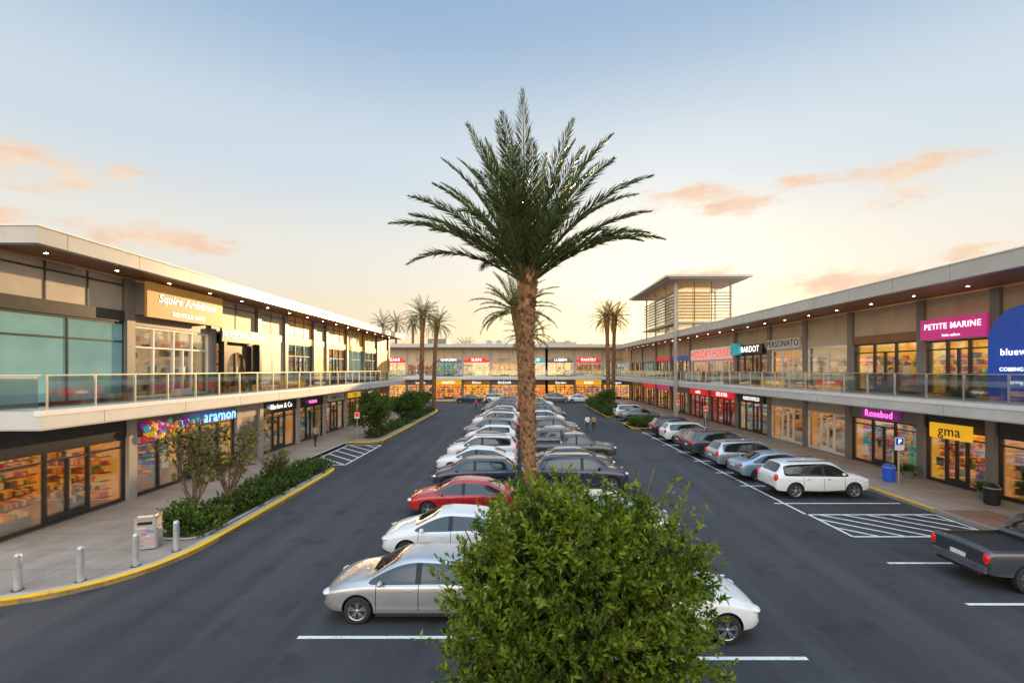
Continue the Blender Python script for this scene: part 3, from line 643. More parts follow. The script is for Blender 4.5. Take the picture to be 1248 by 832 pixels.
    for x in wx:
        for s in (-1,1):
            bmesh.ops.create_cone(cb,cap_ends=True,segments=28,radius1=wr+.055,radius2=wr+.055,depth=.8,matrix=Matrix.Translation((x,s*(hw-.30+.4),wr+.01))@Matrix.Rotation(rad(90),4,'X'))
    if kind=='pickup':
        bmesh.ops.create_cube(cb,size=1,matrix=Matrix.Translation((-1.72,0,1.19))@Matrix.Diagonal((1.74,1.62,.24,1)))
    for f in cb.faces: f.material_index=2
    cm=bpy.data.meshes.new('c'); cb.to_mesh(cm); cb.free()
    for s in SLOTS: cm.materials.append(s)
    co=bpy.data.objects.new('tmp_cut',cm); COL.objects.link(co)
    bo=ob.modifiers.new('b','BOOLEAN'); bo.object=co; bo.operation='DIFFERENCE'; bo.solver='EXACT'
    bpy.context.view_layer.update()
    dg=bpy.context.evaluated_depsgraph_get()
    res=bpy.data.meshes.new_from_object(ob.evaluated_get(dg))
    bpy.data.objects.remove(ob); bpy.data.objects.remove(co)
    bm=bmesh.new(); bm.from_mesh(res); bvh=BVHTree.FromBMesh(bm)
    def hitx(y,z_,s):
        h=bvh.ray_cast(Vector((s*5,y,z_)),Vector((-s,0,0)))
        return h[0].x if h[0] else s*2.2
    def hity(x,z_,s):
        h=bvh.ray_cast(Vector((x,s*3,z_)),Vector((0,-s,0)))
        return h[0].y if h[0] else s*.9
    def ellip(x,y,z_,a,b_,c,mi_,seg=14):
        r=bmesh.ops.create_uvsphere(bm,u_segments=seg,v_segments=8,radius=1,matrix=Matrix.Translation((x,y,z_))@Matrix.Diagonal((a,b_,c,1)))
        for v in r['verts']:
            for f in v.link_faces: f.material_index=mi_; f.smooth=True
    def bx(x,y,z_,a,b_,c,mi_):
        r=bmesh.ops.create_cube(bm,size=1,matrix=Matrix.Translation((x,y,z_))@Matrix.Diagonal((a,b_,c,1)))
        for v in r['verts']:
            for f in v.link_faces: f.material_index=mi_; f.smooth=False
    tall=kind in('suv','pickup')
    zh=.84 if kind=='suv' else (.92 if kind=='pickup' else .68); zt=.98 if kind=='suv' else (.92 if kind=='pickup' else .84)
    for s in (-1,1):
        hx=hitx(s*.62,zh,1); ellip(hx-.05,s*.63,zh,.13,.16,.07,5)
        hx=hitx(s*.64,zt,-1)
        if tall: ellip(hx+.06,s*(hw-.14),zt,.11,.10,.17,6)
        else: ellip(hx+.08,s*.66,zt,.12,.15,.07,6)
        ellip(.86 if kind!='pickup' else 1.1,s*(hw+.07),(1.0 if not tall else 1.17),.07,.10,.065,0)
        for dx in (-.75,.22):
            if kind=='pickup': dx+=.6
            zz=.80 if not tall else .92; bx(dx,hity(dx,zz,s)+s*.012,zz,.17,.03,.028,0 if not tall else 8)
        bx(0,s*(hw-.06),(.24 if not tall else .36),2.0,.06,.09,2)
    hx=hitx(0,zh-.08,1); bx(hx-.02,0,zh-.12,.06,.8,.13,2); bx(hx+.012,0,zh-.12,.02,.82,.015,8)
    hx=hitx(0,.42 if not tall else .55,1); bx(hx-.02,0,.38 if not tall else .5,.06,1.0,.10,2)
    hx=hitx(0,.5,1); bx(hx+.012,0,.52 if not tall else .6,.02,.42,.11,7)
    hx=hitx(0,.72,-1); bx(hx-.008,0,.74 if not tall else .80,.02,.46,.12,7)
    hx=hitx(0,.42 if not tall else .5,-1); bx(hx-.005,0,.40 if not tall else .48,.08,1.3,.13,2)
    if kind=='pickup': bx(-2.80,0,.60,.10,1.7,.16,8); bx(-2.765,0,.98,.015,.5,.05,2)
    if kind=='suv':
        for s in (-1,1): bx(-.6,s*.60,1.72,2.0,.035,.03,2)
    for x in wx:
        for s in (-1,1):
            yc=s*(hw-.125); seg=28
            prof=[(.60,.10),(.66,.115),(.86,.118),(.96,.10),(1.0,.06),(1.0,-.06),(.96,-.10),(.66,-.11)]
            rr=[]
            for (pr,py) in prof: rr.append([bm.verts.new((x+wr*pr*math.cos(2*math.pi*i/seg),yc+s*py,wr+wr*pr*math.sin(2*math.pi*i/seg))) for i in range(seg)])
            for a in range(len(rr)-1):
                for i in range(seg):
                    j=(i+1)%seg; f=bm.faces.new((rr[a][i],rr[a][j],rr[a+1][j],rr[a+1][i])); f.material_index=3; f.smooth=True
            pr2=[(.66,.118),(.62,.112),(.58,.06)]
            r2=[]
            for (pr,py) in pr2: r2.append([bm.verts.new((x+wr*pr*math.cos(2*math.pi*i/seg),yc+s*py,wr+wr*pr*math.sin(2*math.pi*i/seg))) for i in range(seg)])
            for a in range(2):
                for i in range(seg):
                    j=(i+1)%seg; f=bm.faces.new((r2[a][i],r2[a][j],r2[a+1][j],r2[a+1][i])); f.material_index=4; f.smooth=True
            f=bm.faces.new(r2[2]); f.material_index=2
            for kx in range(5):
                a=2*math.pi*kx/5+.3
                for da in (-.17,.17):
                    Mx=Matrix.Translation((x,yc+s*.088,wr))@Matrix.Rotation(-(a+da),4,'Y')@Matrix.Translation((wr*.32,0,0))@Matrix.Diagonal((wr*.58,.03,wr*.085,1))
                    q=bmesh.ops.create_cube(bm,size=1,matrix=Mx)
                    for v in q['verts']:
                        for f in v.link_faces: f.material_index=4
            ellip(x,yc+s*.10,wr,wr*.14,.02,wr*.14,4,10)
    bmesh.ops.recalc_face_normals(bm,faces=[f for f in bm.faces if f.material_index in (3,4)])
    out=bpy.data.meshes.new('car_'+kind); bm.to_mesh(out); bm.free()
    for s in SLOTS: out.materials.append(s)
    out.set_sharp_from_angle(angle=rad(42))
    return out
CM={k:carmesh(k) for k in ('sedan','coupe','suv','hatch','pickup')}
def car(kind,color,x,y,rot,name='parked_car',jit=True):
    o=bpy.data.objects.new(name,CM[kind]); COL.objects.link(o)
    o.location=(x,y,0); o.rotation_euler=(0,0,rad(rot+(R.uniform(-1.5,1.5) if jit else 0)))
    o.material_slots[0].link='OBJECT'; o.material_slots[0].material=CP[color]
    if jit: s=R.uniform(.98,1.03); o.scale=(s,s,R.uniform(.98,1.03)*s)
    return o
kindsL=['sedan','coupe','sedan','hatch','sedan','suv','sedan','hatch','suv','sedan','suv','suv','sedan','hatch','suv','sedan','suv','sedan','suv']
colL=['silver','white','red','navy','white','white','black','white','grey','navy','white','char','white','silver','black','white','grey','white','bronze']
for y,k,c in zip(LEFT,kindsL,colL): car(k,c,-2.28+R.uniform(-.2,.12)+(.1 if k=='coupe' else 0),y+.93,180,jit=y>12)
kindsR=['sedan','coupe','suv','suv','sedan','pickup','suv','sedan','suv','sedan','hatch','suv','sedan','suv','sedan','suv']
colR=['black','white','silver','navy','black','char','bronze','white','black','grey','white','navy','black','grey','red','white']
for y,k,c in zip(RIGHT,kindsR,colR): car(k,c,(3.15 if k!='pickup' else 3.6)+R.uniform(-.15,.15),y+.93,0,jit=y>12)
for y,k,c in [(21.3,'suv','white'),(24.5,'sedan','blue'),(27.4,'suv','silver'),(31,'suv','char'),(34.1,'hatch','bronze'),(37.2,'suv','white'),(40.4,'suv','black'),(53,'sedan','grey'),(56.5,'suv','white')]:
    car(k,c,14.1+R.uniform(-.1,.15),y+.93,0)
car('pickup','char',15.3,13.1,0,'parked_pickup_truck')
for x,k,c in ((-9,'sedan','navy'),(7,'suv','grey'),(-4,'suv','white'),(1.5,'sedan','red'),(11,'sedan','white')): car(k,c,x,83.5,R.choice((0,180)))

# ------------------------------------------------------------------ foliage
def leaves_mesh(name,P,D,Ln,Wd,mat,parent,fold=.25,curl=.0):
    n=len(P); D=D/np.linalg.norm(D,axis=1,keepdims=True)
    rnd=NR.normal(size=(n,3)); S_=np.cross(D,rnd); S_/=np.linalg.norm(S_,axis=1,keepdims=True)+1e-9
    U=np.cross(S_,D); Ln=Ln[:,None]; Wd=Wd[:,None]
    v=np.empty((n,4,3)); v[:,0]=P; v[:,1]=P+D*Ln*.45+S_*Wd+U*Wd*fold; v[:,2]=P+D*Ln-U*Ln*curl; v[:,3]=P+D*Ln*.45-S_*Wd+U*Wd*fold
    base=(np.arange(n)*4)[:,None]; f=np.concatenate([base+np.array([0,1,2]),base+np.array([0,2,3])],axis=1).reshape(-1)
    me=bpy.data.meshes.new(name); me.vertices.add(n*4); me.vertices.foreach_set('co',v.reshape(-1))
    me.loops.add(n*6); me.loops.foreach_set('vertex_index',f.astype(np.int32)); me.polygons.add(n*2)
    me.polygons.foreach_set('loop_start',(np.arange(n*2)*3).astype(np.int32)); me.polygons.foreach_set('loop_total',np.full(n*2,3,dtype=np.int32))
    me.update(calc_edges=True); me.validate(); me.materials.append(mat)
    return link(bpy.data.objects.new(name,me),parent)
def tube(v,f,pts,rads,seg=7):
    rings=[]
    for i,p in enumerate(pts):
        a=pts[max(0,i-1)]; b=pts[min(len(pts)-1,i+1)]; d=(b-a).normalized()
        u=d.cross(Vector((.3,.9,.1))).normalized(); w=d.cross(u)
        k=len(v); v+= [tuple(p+(u*math.cos(2*math.pi*j/seg)+w*math.sin(2*math.pi*j/seg))*rads[i]) for j in range(seg)]; rings.append(k)
    for a,b in zip(rings,rings[1:]):
        for j in range(seg): f.append((a+j,a+(j+1)%seg,b+(j+1)%seg,b+j))
BARK=pm('bark',(.16,.11,.075),.9,var=.4,scale=8,bump=.6); PBARK=pm('palm_trunk_bark',(.22,.12,.06),.95,var=.4,scale=9,bump=.7)
BOOT=islandmat('palm_leaf_bases',[(.34,.17,.075),(.15,.075,.035),(.42,.23,.10),(.09,.045,.025),(.26,.13,.06)],0,.9)
LF_b=leafmat('shrub_leaves',(.040,.090,.008),(.29,.37,.035),.48)
LF_h=leafmat('hedge_leaves',(.03,.075,.013),(.15,.235,.03),.38)
LF_t=leafmat('street_tree_leaves',(.06,.075,.02),(.22,.22,.06),.45)
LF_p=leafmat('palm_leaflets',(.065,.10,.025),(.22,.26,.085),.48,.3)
LF_pw=leafmat('palm_leaflets_sunlit',(.18,.13,.02),(.48,.32,.05),.5,.4)  # golden backlight painted into the leaf colour
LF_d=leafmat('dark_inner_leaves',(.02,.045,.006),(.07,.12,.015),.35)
def blobs_sample(bl,n,shell=.55,lumpy=.22):
    vol=np.array([b[3]*b[4]*b[5] for b in bl])**(2/3); idx=NR.choice(len(bl),size=n,p=vol/vol.sum())
    d=NR.normal(size=(n,3)); d/=np.linalg.norm(d,axis=1,keepdims=True)
    r=(shell+(1-shell)*NR.random(n)**.7)[:,None]; c=np.array([b[:3] for b in bl])[idx]; rr=np.array([b[3:] for b in bl])[idx]
    lum=np.array([noise.noise(Vector((c[i]+d[i]*rr[i]*2.2).tolist())) for i in range(n)])[:,None]
    return c+d*rr*r*(1+lumpy*lum),d,idx
def shrub(name,bl,ntwig,per,L0,W0,mat,twig=.25,up=.5,trunk=None,inner=None,lumpy=.22,insc=.8,nm='leaves'):
    E=empty(name)
    P,d,_=blobs_sample(bl,ntwig,.55,lumpy)
    D=d+np.array([0,0,up])+NR.normal(size=(ntwig,3))*.35; D/=np.linalg.norm(D,axis=1,keepdims=True)
    t=NR.random((ntwig,per)); tw=twig*(.4+1.2*NR.random((ntwig,1))**1.5)
    PP=(P[:,None,:]+D[:,None,:]*(t*tw)[:,:,None]).reshape(-1,3)
    DD=(D[:,None,:]*.8+NR.normal(size=(ntwig,per,3))*.6).reshape(-1,3)
    n=len(PP); leaves_mesh(nm,PP,DD,L0*(.6+.7*NR.random(n)),W0*(.7+.6*NR.random(n)),mat,E,.3,.12)
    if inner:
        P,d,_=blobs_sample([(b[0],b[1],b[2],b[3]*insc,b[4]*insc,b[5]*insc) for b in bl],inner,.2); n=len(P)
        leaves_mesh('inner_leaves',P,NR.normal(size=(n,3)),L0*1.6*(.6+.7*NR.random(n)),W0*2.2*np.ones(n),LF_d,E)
    if trunk:
        v=[];f=[]
        base=Vector(trunk[:3]); r0=trunk[3]
        for b in bl:
            c=Vector(b[:3]); mid=base.lerp(c,.45)+Vector((R.uniform(-.1,.1),R.uniform(-.1,.1),.1)); m1=base+Vector((R.uniform(-.03,.03),R.uniform(-.03,.03),(c.z-base.z)*.25))
            tube(v,f,[base,m1,mid,c,c+(c-mid)*.5],[r0,r0*.8,r0*.5,r0*.25,r0*.08])
            for k in range(5):
                e=c+Vector((R.gauss(0,1)*b[3]*.5,R.gauss(0,1)*b[4]*.5,R.uniform(.1,.7)*b[5])); tube(v,f,[mid,mid.lerp(e,.5)+Vector((0,0,.05)),e],[r0*.3,r0*.16,r0*.05],5)
        solo('trunk_and_branches',BARK,v,f,E,True)
    return E
# foreground shrub tree
bl=[(.85,7,2.9,1.1,1.1,.92),(-.15,6.9,2.3,.74,.85,.65),(1.95,7.1,2.5,.74,.85,.66),(.02,7.1,3.2,.50,.65,.5),(1.35,7,3.35,.48,.6,.46),(2.2,7.0,3.2,.32,.45,.34),(.70,7.1,3.62,.31,.4,.36),(-.5,7,2.9,.26,.35,.28),(1.85,7.1,3.6,.24,.3,.28),(.25,7,3.85,.2,.25,.2),(2.5,7,2.75,.25,.3,.25),
    (.75,6.9,1.7,1.3,1.25,.95),(-.2,6.8,1.55,.72,.85,.68),(2.05,7.0,1.65,.72,.85,.68)]
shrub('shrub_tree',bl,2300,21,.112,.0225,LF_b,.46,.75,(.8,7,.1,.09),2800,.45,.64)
bl=[]
y=16.4
while y<27.2:
    for x in (-12.2,-11.5): bl.append((x+R.uniform(-.15,.15),y+R.uniform(-.2,.2),.38+R.uniform(0,.12),.5*R.uniform(.8,1.2),.55,.38*R.uniform(.8,1.3)))
    y+=.62
shrub('hedge',bl,2600,9,.095,.025,LF_h,.16,.6,None,4000)
for (tx,ty,zz,nn) in ((-12.3,17.4,2.75,13),(-11.9,18.9,2.6,12)):
    bl=[(tx+R.uniform(-.7,.7),ty+R.uniform(-.6,.6),zz+R.uniform(-.9,1.05),.32,.32,.28) for i in range(nn)]
    shrub('ornamental_tree',bl,270,9,.12,.032,LF_t,.24,.3,(tx,ty,.15,.045),60)
bl=[(-12.0+R.uniform(-.3,.3),22.5+R.uniform(-.4,.4),1.1+R.uniform(-.4,.5),.3,.3,.3) for i in range(7)]
shrub('shrub',bl,220,9,.11,.026,LF_t,.22,.8,(-12,22.5,.15,.03),100)
bl=[(-12.3+R.uniform(-.3,.3),16.6+R.uniform(-.3,.3),.7+R.uniform(-.3,.2),.3,.3,.3) for i in range(6)]
shrub('shrub',bl,250,9,.10,.024,LF_h,.18,.6,(-12.3,16.6,.15,.03),200)
for (x,y,zc,r) in ((-12.8,40.5,2.4,1.75),(-12.6,51,2.3,1.5),(-12.8,58,2.0,1.2)):
    bl=[(x+R.gauss(0,.42)*r,y+R.gauss(0,.5)*r,zc+R.uniform(-.45,.5)*r,.5*r,.55*r,.4*r) for i in range(10)]
    shrub('street_tree',bl,1300,8,.16,.05,LF_h,.25,.4,(x,y,.15,.1),900)
bl=[(-12.6+R.uniform(-.5,.5),y_,.45,.5,.7,.4) for y_ in np.arange(39.5,65,.9)]
shrub('hedge',bl,1800,7,.12,.035,LF_h,.15,.5,None,2000)
bl=[(13.2+R.uniform(-1.4,1.4),47.8+R.uniform(-1.8,1.8),.55,.6,.6,.5) for i in range(14)]
shrub('hedge',bl,900,8,.13,.035,LF_h,.2,.5,None,1000)
bl=[(11.6+R.uniform(-.4,.4),y_,.8,.6,.9,.75) for y_ in np.arange(58,75,1.1)]
shrub('hedge',bl,1200,7,.15,.04,LF_h,.25,.5,None,1500)
bl=[(11.8+R.gauss(0,.5),62+R.gauss(0,.7),2.1+R.uniform(-.8,.8),.7,.8,.6) for i in range(9)]
shrub('street_tree',bl,800,7,.2,.055,LF_h,.25,.4,(11.8,62,.1,.1),800)
bl=[(.56,y_,.3,.3,.45,.25) for y_ in np.arange(9.5,77,1.3)]
shrub('hedge',bl,1500,8,.10,.02,LF_h,.25,1.2,None,1500)
bl=[(.12+R.uniform(-.12,.1),14.1+R.uniform(-.4,.4),1.8+R.uniform(-1.2,2.6),.2,.25,.4) for i in range(10)]
shrub('climbing_shrub',bl,330,8,.10,.022,LF_h,.2,.6,(.3,14.3,.1,.03),200)

def palm(name,x,y,ht,flen,nf,nl,r0,rt,lean=(0,0),mat=None,elev=(84,8),seed=1,boots=True,dr=(22,75),lw=.0125,ll0=.15):
    rr=random.Random(seed); E=empty(name,(x,y,0)); mat=mat or LF_p
    v=[];f=[]
    nz=int(ht/.16); pts=[];rs=[]
    for i in range(nz+1):
        t=i/nz; z_=t*ht; r=r0*(1-.10*t)+(rt-r0*.9)*(max(0,(t-.82)/.18)**.6 if t>.82 else 0)
        if t>.97: r*=.9
        if t<.05: r*=1.25-5*t
        pts.append(Vector((lean[0]*t*t,lean[1]*t*t,z_))); rs.append(r*(1+.07*(i%2)))
    tube(v,f,pts,rs,16); solo('trunk',PBARK,v,f,E,False)
    if boots:
        v=[];f=[]
        k=0; z_=.3
        while z_<ht+.25:
            t=min(1,z_/ht); i=min(nz,int(t*nz)); r=rs[i]*.98; c=Vector((lean[0]*t*t,lean[1]*t*t,z_)); big=1+1.6*max(0,(t-.82)/.18)
            a=k*2.39996; o=Vector((math.cos(a),math.sin(a),0)); s=Vector((-o.y,o.x,0)); w=.06*big*(r0/.2); hh=.12*big
            b=len(v); base=c+o*r*.93
            v+=[tuple(base-s*w),tuple(base+s*w),tuple(base+Vector((0,0,hh))+o*(.02+.045*big)+s*w*.6),tuple(base+Vector((0,0,hh))+o*(.02+.045*big)-s*w*.6),tuple(base+Vector((0,0,hh*1.1))-o*.03)]
            f+=[(b,b+1,b+2,b+3),(b+3,b+2,b+4),(b,b+3,b+4),(b+1,b+4,b+2)]
            z_+=.014/(r0/.25)*(1 if t<.8 else .8); k+=1
        solo('leaf_bases',BOOT,v,f,E,False)
    rv=[];rf=[];P=[];D=[];Ls=[];Ws=[]
    top=Vector((lean[0],lean[1],ht))
    for i in range(nf):
        u=(i+.5)/nf; a=i*2.39996+rr.uniform(-.25,.25); el=rad(elev[0]+(elev[1]-elev[0])*u**.9+rr.uniform(-6,6)); L=flen*(1.0-.10*u)*rr.uniform(.85,1.08)
        droop=rad(dr[0]+(dr[1]-dr[0])*u**1.1+rr.uniform(-10,14)); o=Vector((math.cos(a),math.sin(a),0)); side=Vector((-o.y,o.x,0)); tw=rr.uniform(-.5,.5)
        p=top+o*rt*.5+Vector((0,0,-.35*u)); ns=16; pl=[p.copy()]; dl=[]
        for k in range(ns):
            t=(k+.5)/ns; e=el-droop*t**1.7; d=o*math.cos(e)+Vector((0,0,1))*math.sin(e)+side*tw*.12*t; d.normalize(); p=p+d*L/ns; pl.append(p.copy()); dl.append(d)
        dl.append(dl[-1]); tube(rv,rf,pl[::2],[.032*(1-.85*k/8)*flen/4 for k in range(9)],4)
        for k in range(nl):
            t=.15+.84*k/nl; q=t*ns; i0=int(q); fr=q-i0; b=pl[i0].lerp(pl[min(ns,i0+1)],fr); d=dl[i0]
            upv=side.cross(d); upv = upv if upv.z>0 else -upv
            ll=flen*ll0*(math.sin(math.pi*min(1,t*.9+.1))**.6)*rr.uniform(.8,1.15)+.04
            ang=rad(50-28*t+rr.uniform(-7,7))
            for s in (-1,1):
                lift=rr.uniform(.05,.55)
                D_=(d*math.cos(ang)+(side*s*math.cos(lift)+upv*math.sin(lift))*math.sin(ang)); D_.z-=.06+.1*rr.random()
                P.append(b[:]);D.append(D_[:]);Ls.append(ll);Ws.append(lw*flen/3.5*(1.25 if nl<40 else 1))
    leaves_mesh('frond_leaflets',np.array(P),np.array(D),np.array(Ls),np.array(Ws),mat,E,.2,.12)
    solo('frond_stems',mat,rv,rf,E,True)
    return E
palm('palm_tree',.36,14.2,9.0,4.6,50,80,.175,.27,(-.10,0),None,(80,34),3,True,(18,60),.0095,.125)
palm('palm_tree',.35,29,9.9,3.0,40,42,.22,.32,(-.5,0),LF_p,(80,-15),5)
palm('palm_tree',.6,44,9.4,2.8,36,34,.22,.32,(.3,0),LF_p,(80,-20),15,boots=False)
palm('palm_tree',-12.7,60,13.2,2.8,42,34,.26,.36,(.2,0),LF_p,(80,-35),6)
palm('palm_tree',-12.2,66,12.6,2.8,40,30,.26,.34,(.5,0),LF_p,(80,-35),7)
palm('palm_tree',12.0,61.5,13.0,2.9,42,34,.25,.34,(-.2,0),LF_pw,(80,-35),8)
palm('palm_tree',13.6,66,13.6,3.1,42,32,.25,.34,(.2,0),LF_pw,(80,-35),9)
for i,(x,y,h_) in enumerate(((-31,104,17.6),(-24.5,106,17.8),(-30,112,18.5),(7,118,12.5),(-13,112,12.5))):
    palm('palm_tree',x,y,h_-1.2,3.6,34,24,.3,.35,(.2,0),LF_p,(80,-35),20+i,boots=False)
bl=[(x,125+R.uniform(-6,6),5.5+R.uniform(-1.5,3.5),4.5,4,4) for x in np.arange(-90,110,5.5)]
shrub('background_trees',bl,3500,6,.7,.25,LF_h,.8,.4,None,2500)

# ------------------------------------------------------------------ street furniture
def lathe(B,part,mat,x,y,prof,seg=18):
    for (r0,z0),(r1,z1) in zip(prof,prof[1:]): 
        v,f=B._g(part,mat); n=len(v)
        for r,z_ in ((r0,z0),(r1,z1)): v+=[(x+r*math.cos(2*math.pi*i/seg),y+r*math.sin(2*math.pi*i/seg),z_) for i in range(seg)]
        for i in range(seg): j=(i+1)%seg; f.append((n+i,n+j,n+seg+j,n+seg+i))
BOL=pm('bollard_metal',(.48,.50,.53),.3,metal=.5)
for x,y in ((-13.35,12.25),(-12.15,12.75),(-11.45,13.75),(-11.1,14.9)):
    E=empty('bollard'); B=Bag(E); z0=.12
    lathe(B,'post',BOL,x,y,[(.085,z0),(.085,z0+.92),(.075,z0+.96),(.045,z0+.99),(.0,z0+1.0)]); lathe(B,'base_plate',M['dark'],x,y,[(.13,z0),(.13,z0+.02),(.08,z0+.02)]); B.done()
for x,y in ((18.0,15.0),(18.0,12.6),(20.3,18.3)):
    E=empty('bollard'); B=Bag(E); z0=.12
    lathe(B,'post',BOL,x,y,[(.085,z0),(.085,z0+.92),(.075,z0+.96),(.045,z0+.99),(.0,z0+1.0)]); B.done()
E=empty('litter_bin',(-12.25,15.2,.12),rad(20)); B=Bag(E)
B.prism('bin_body',M['lgrey'],ell(-.32,.32,-.26,.26,.09,4),.04,1.0)
B.prism('bin_base',M['dark'],ell(-.29,.29,-.23,.23,.07,4),0,.04)
B.prism('bin_lid',M['steel'],ell(-.34,.34,-.28,.28,.1,4),1.0,1.08); B.prism('bin_lid_top',M['steel'],ell(-.26,.26,-.2,.2,.09,4),1.08,1.13)
PR=random.Random(4)
POST=islandmat('printed_paper',[(.60,.55,.55),(.6,.08,.2),(.65,.58,.55),(.08,.25,.42),(.5,.45,.42),(.6,.25,.35)],0,.6)
for i in range(9):
    a=-.24+.3*PR.random(); B.box('printed_panel',POST,a,min(.24,a+.1+.25*PR.random()),-.272+.0007*i,-.262,.14+i*.07,.14+i*.07+.02+.05*PR.random())
    a=-.2+.2*PR.random(); B.box('printed_panel',POST,.322,.332+.0007*i,a,min(.2,a+.1+.2*PR.random()),.14+i*.07,.14+i*.07+.02+.05*PR.random())
B.box('bin_slot',M['black'],-.2,.2,-.268,-.262,.82,.92); B.done()
for x,y in ((20.6,20.0),(19.5,24.2)):
    E=empty('litter_bin'); B=Bag(E)
    lathe(B,'bin_body',M['black'] if y<22 else M['bluepanel'],x,y,[(.0,.13),(.24,.13),(.28,.2),(.29,.85),(.30,.88),(.24,.98),(.12,1.04),(0,1.05)]); lathe(B,'bin_rim',M['steel'],x,y,[(.295,.84),(.31,.85),(.31,.88),(.3,.89)]); B.done()
E=empty('parking_sign'); B=Bag(E); sx,sy=17.95,21.7
lathe(B,'post',M['steel'],sx,sy,[(.035,.12),(.035,2.75),(0,2.76)],10); B.box('sign_plate',M['white'],sx-.22,sx+.22,sy-.06,-.04+sy,2.2,2.8)
B.box('sign_face',M['bluepanel'],sx-.18,sx+.18,sy-.066,sy-.061,2.45,2.76); B.done(); text(E,'P',sx,sy-.075,2.6,.22,.4,T['w'])
for x,y in ((-13.2,37.6),(17.9,44),(18.0,52)):
    E=empty('parking_sign'); B=Bag(E); lathe(B,'post',M['steel'],x,y,[(.035,.12),(.035,2.5),(0,2.51)],8); B.box('sign_plate',M['white'],x-.2,x+.2,y-.06,y-.04,2.0,2.5); B.box('sign_face',M['redpanel'],x-.15,x+.15,y-.066,y-.061,2.15,2.45); B.done()
for y in (20.9,25.0):
    E=empty('potted_plant'); B=Bag(E); lathe(B,'pot',M['grey'],21.2,y,[(0,.13),(.2,.13),(.28,.5),(.25,.5),(.23,.45),(0,.45)]); B.done()
    P=np.array([[21.2,y,.45]])+NR.normal(size=(260,3))*np.array([.1,.1,.05]); D=NR.normal(size=(260,3))*.5+np.array([0,0,1]); leaves_mesh('leaves',P,D,.3+.25*NR.random(260),np.full(260,.025),LF_h,E)

# ------------------------------------------------------------------ people
SK=pm('skin',(.45,.27,.19),.6); HR=pm('hair',(.03,.02,.015),.7)
def person(x,y,rot,shirt,pants,ph=0.35,h=1.72,hair=HR):
    me=bpy.data.meshes.new('p'); V=[];Ed=[];Rd=[]
    def a(p,r,par=None):
        V.append(p);Rd.append(r)
        if par is not None: Ed.append((par,len(V)-1))
        return len(V)-1
    pel=a((0,0,.95),.145); wa=a((0,0,1.10),.125,pel); ch=a((0,0,1.32),.15,wa); ne=a((0,.0,1.47),.06,ch); he=a((.01,0,1.58),.085,ne); ht_=a((.0,0,1.68),.08,he)
    for s in (-1,1):
        sh=a((0,s*.17,1.41),.065,ch); el=a((-s*.12*ph*2,s*.23,1.14),.043,sh); wr=a((-s*.1*ph*2+.10,s*.24,.90),.03,el); hn=a((-s*.1*ph*2+.13,s*.24,.82),.035,wr)
        for k in range(4): a((-s*.1*ph*2+.12+.018*k,s*.24,.735-.006*abs(k-1.5)),.009,hn)
        a((-s*.1*ph*2+.17,s*.225,.78),.01,hn)
        hp=a((0,s*.09,.88),.10,pel); kn=a((s*ph*.35+.05,s*.10,.50),.062,hp); an=a((s*ph*.75-.03,s*.10,.09),.042,kn); a((s*ph*.75+.14,s*.11,.035),.035,an)
    me.from_pydata(V,Ed,[]); ob=bpy.data.objects.new('t',me); COL.objects.link(ob)
    sk=ob.modifiers.new('s','SKIN'); 
    for i,sv in enumerate(me.skin_vertices[0].data): sv.radius=(Rd[i],Rd[i]*(1.25 if i in(0,1,2) else 1)); sv.use_root=(i==0)
    su=ob.modifiers.new('u','SUBSURF'); su.levels=1; su.render_levels=1
    bpy.context.view_layer.update(); dg=bpy.context.evaluated_depsgraph_get(); res=bpy.data.meshes.new_from_object(ob.evaluated_get(dg)); bpy.data.objects.remove(ob)
    for m_ in (pants,shirt,SK,hair,M['black']): res.materials.append(m_)
    for p in res.polygons:
        c=p.center; p.use_smooth=True
        if c.z<.09: p.material_index=4
        elif c.z<.98 and abs(c.y)<.20: p.material_index=0
        elif c.z<1.46 and c.z>1.12: p.material_index=1
        elif c.z<1.46: p.material_index=1 if abs(c.y)<.18 else 2
        elif c.z>1.63 or (c.z>1.5 and c.x<-.03): p.material_index=3
        else: p.material_index=2
    o=bpy.data.objects.new('pedestrian',res); COL.objects.link(o); o.location=(x,y,0.0); o.rotation_euler=(0,0,rad(rot)); s=h/1.76; o.scale=(s,s,s); return o
cs=[pm('cloth_white',(.65,.63,.6),.8),pm('cloth_denim',(.05,.08,.16),.8),pm('cloth_red',(.4,.05,.05),.8),pm('cloth_black',(.03,.03,.035),.8),pm('cloth_tan',(.35,.25,.15),.8)]
person(6.6,44.0,80,cs[0],cs[1]); person(7.3,44.6,85,cs[4],cs[3],.3,1.62)
for (x,y,r_,a_,b_) in ((-15.6,46,90,0,1),(-15.2,52,-90,2,3),(-15.5,35,90,4,3),(19.2,47,90,4,1),(-5.6,79,10,3,3),(-6.3,68,-90,2,1)):
    o=person(x,y,r_,cs[a_],cs[b_]); o.location.z=.125 if abs(x)>13 else 0

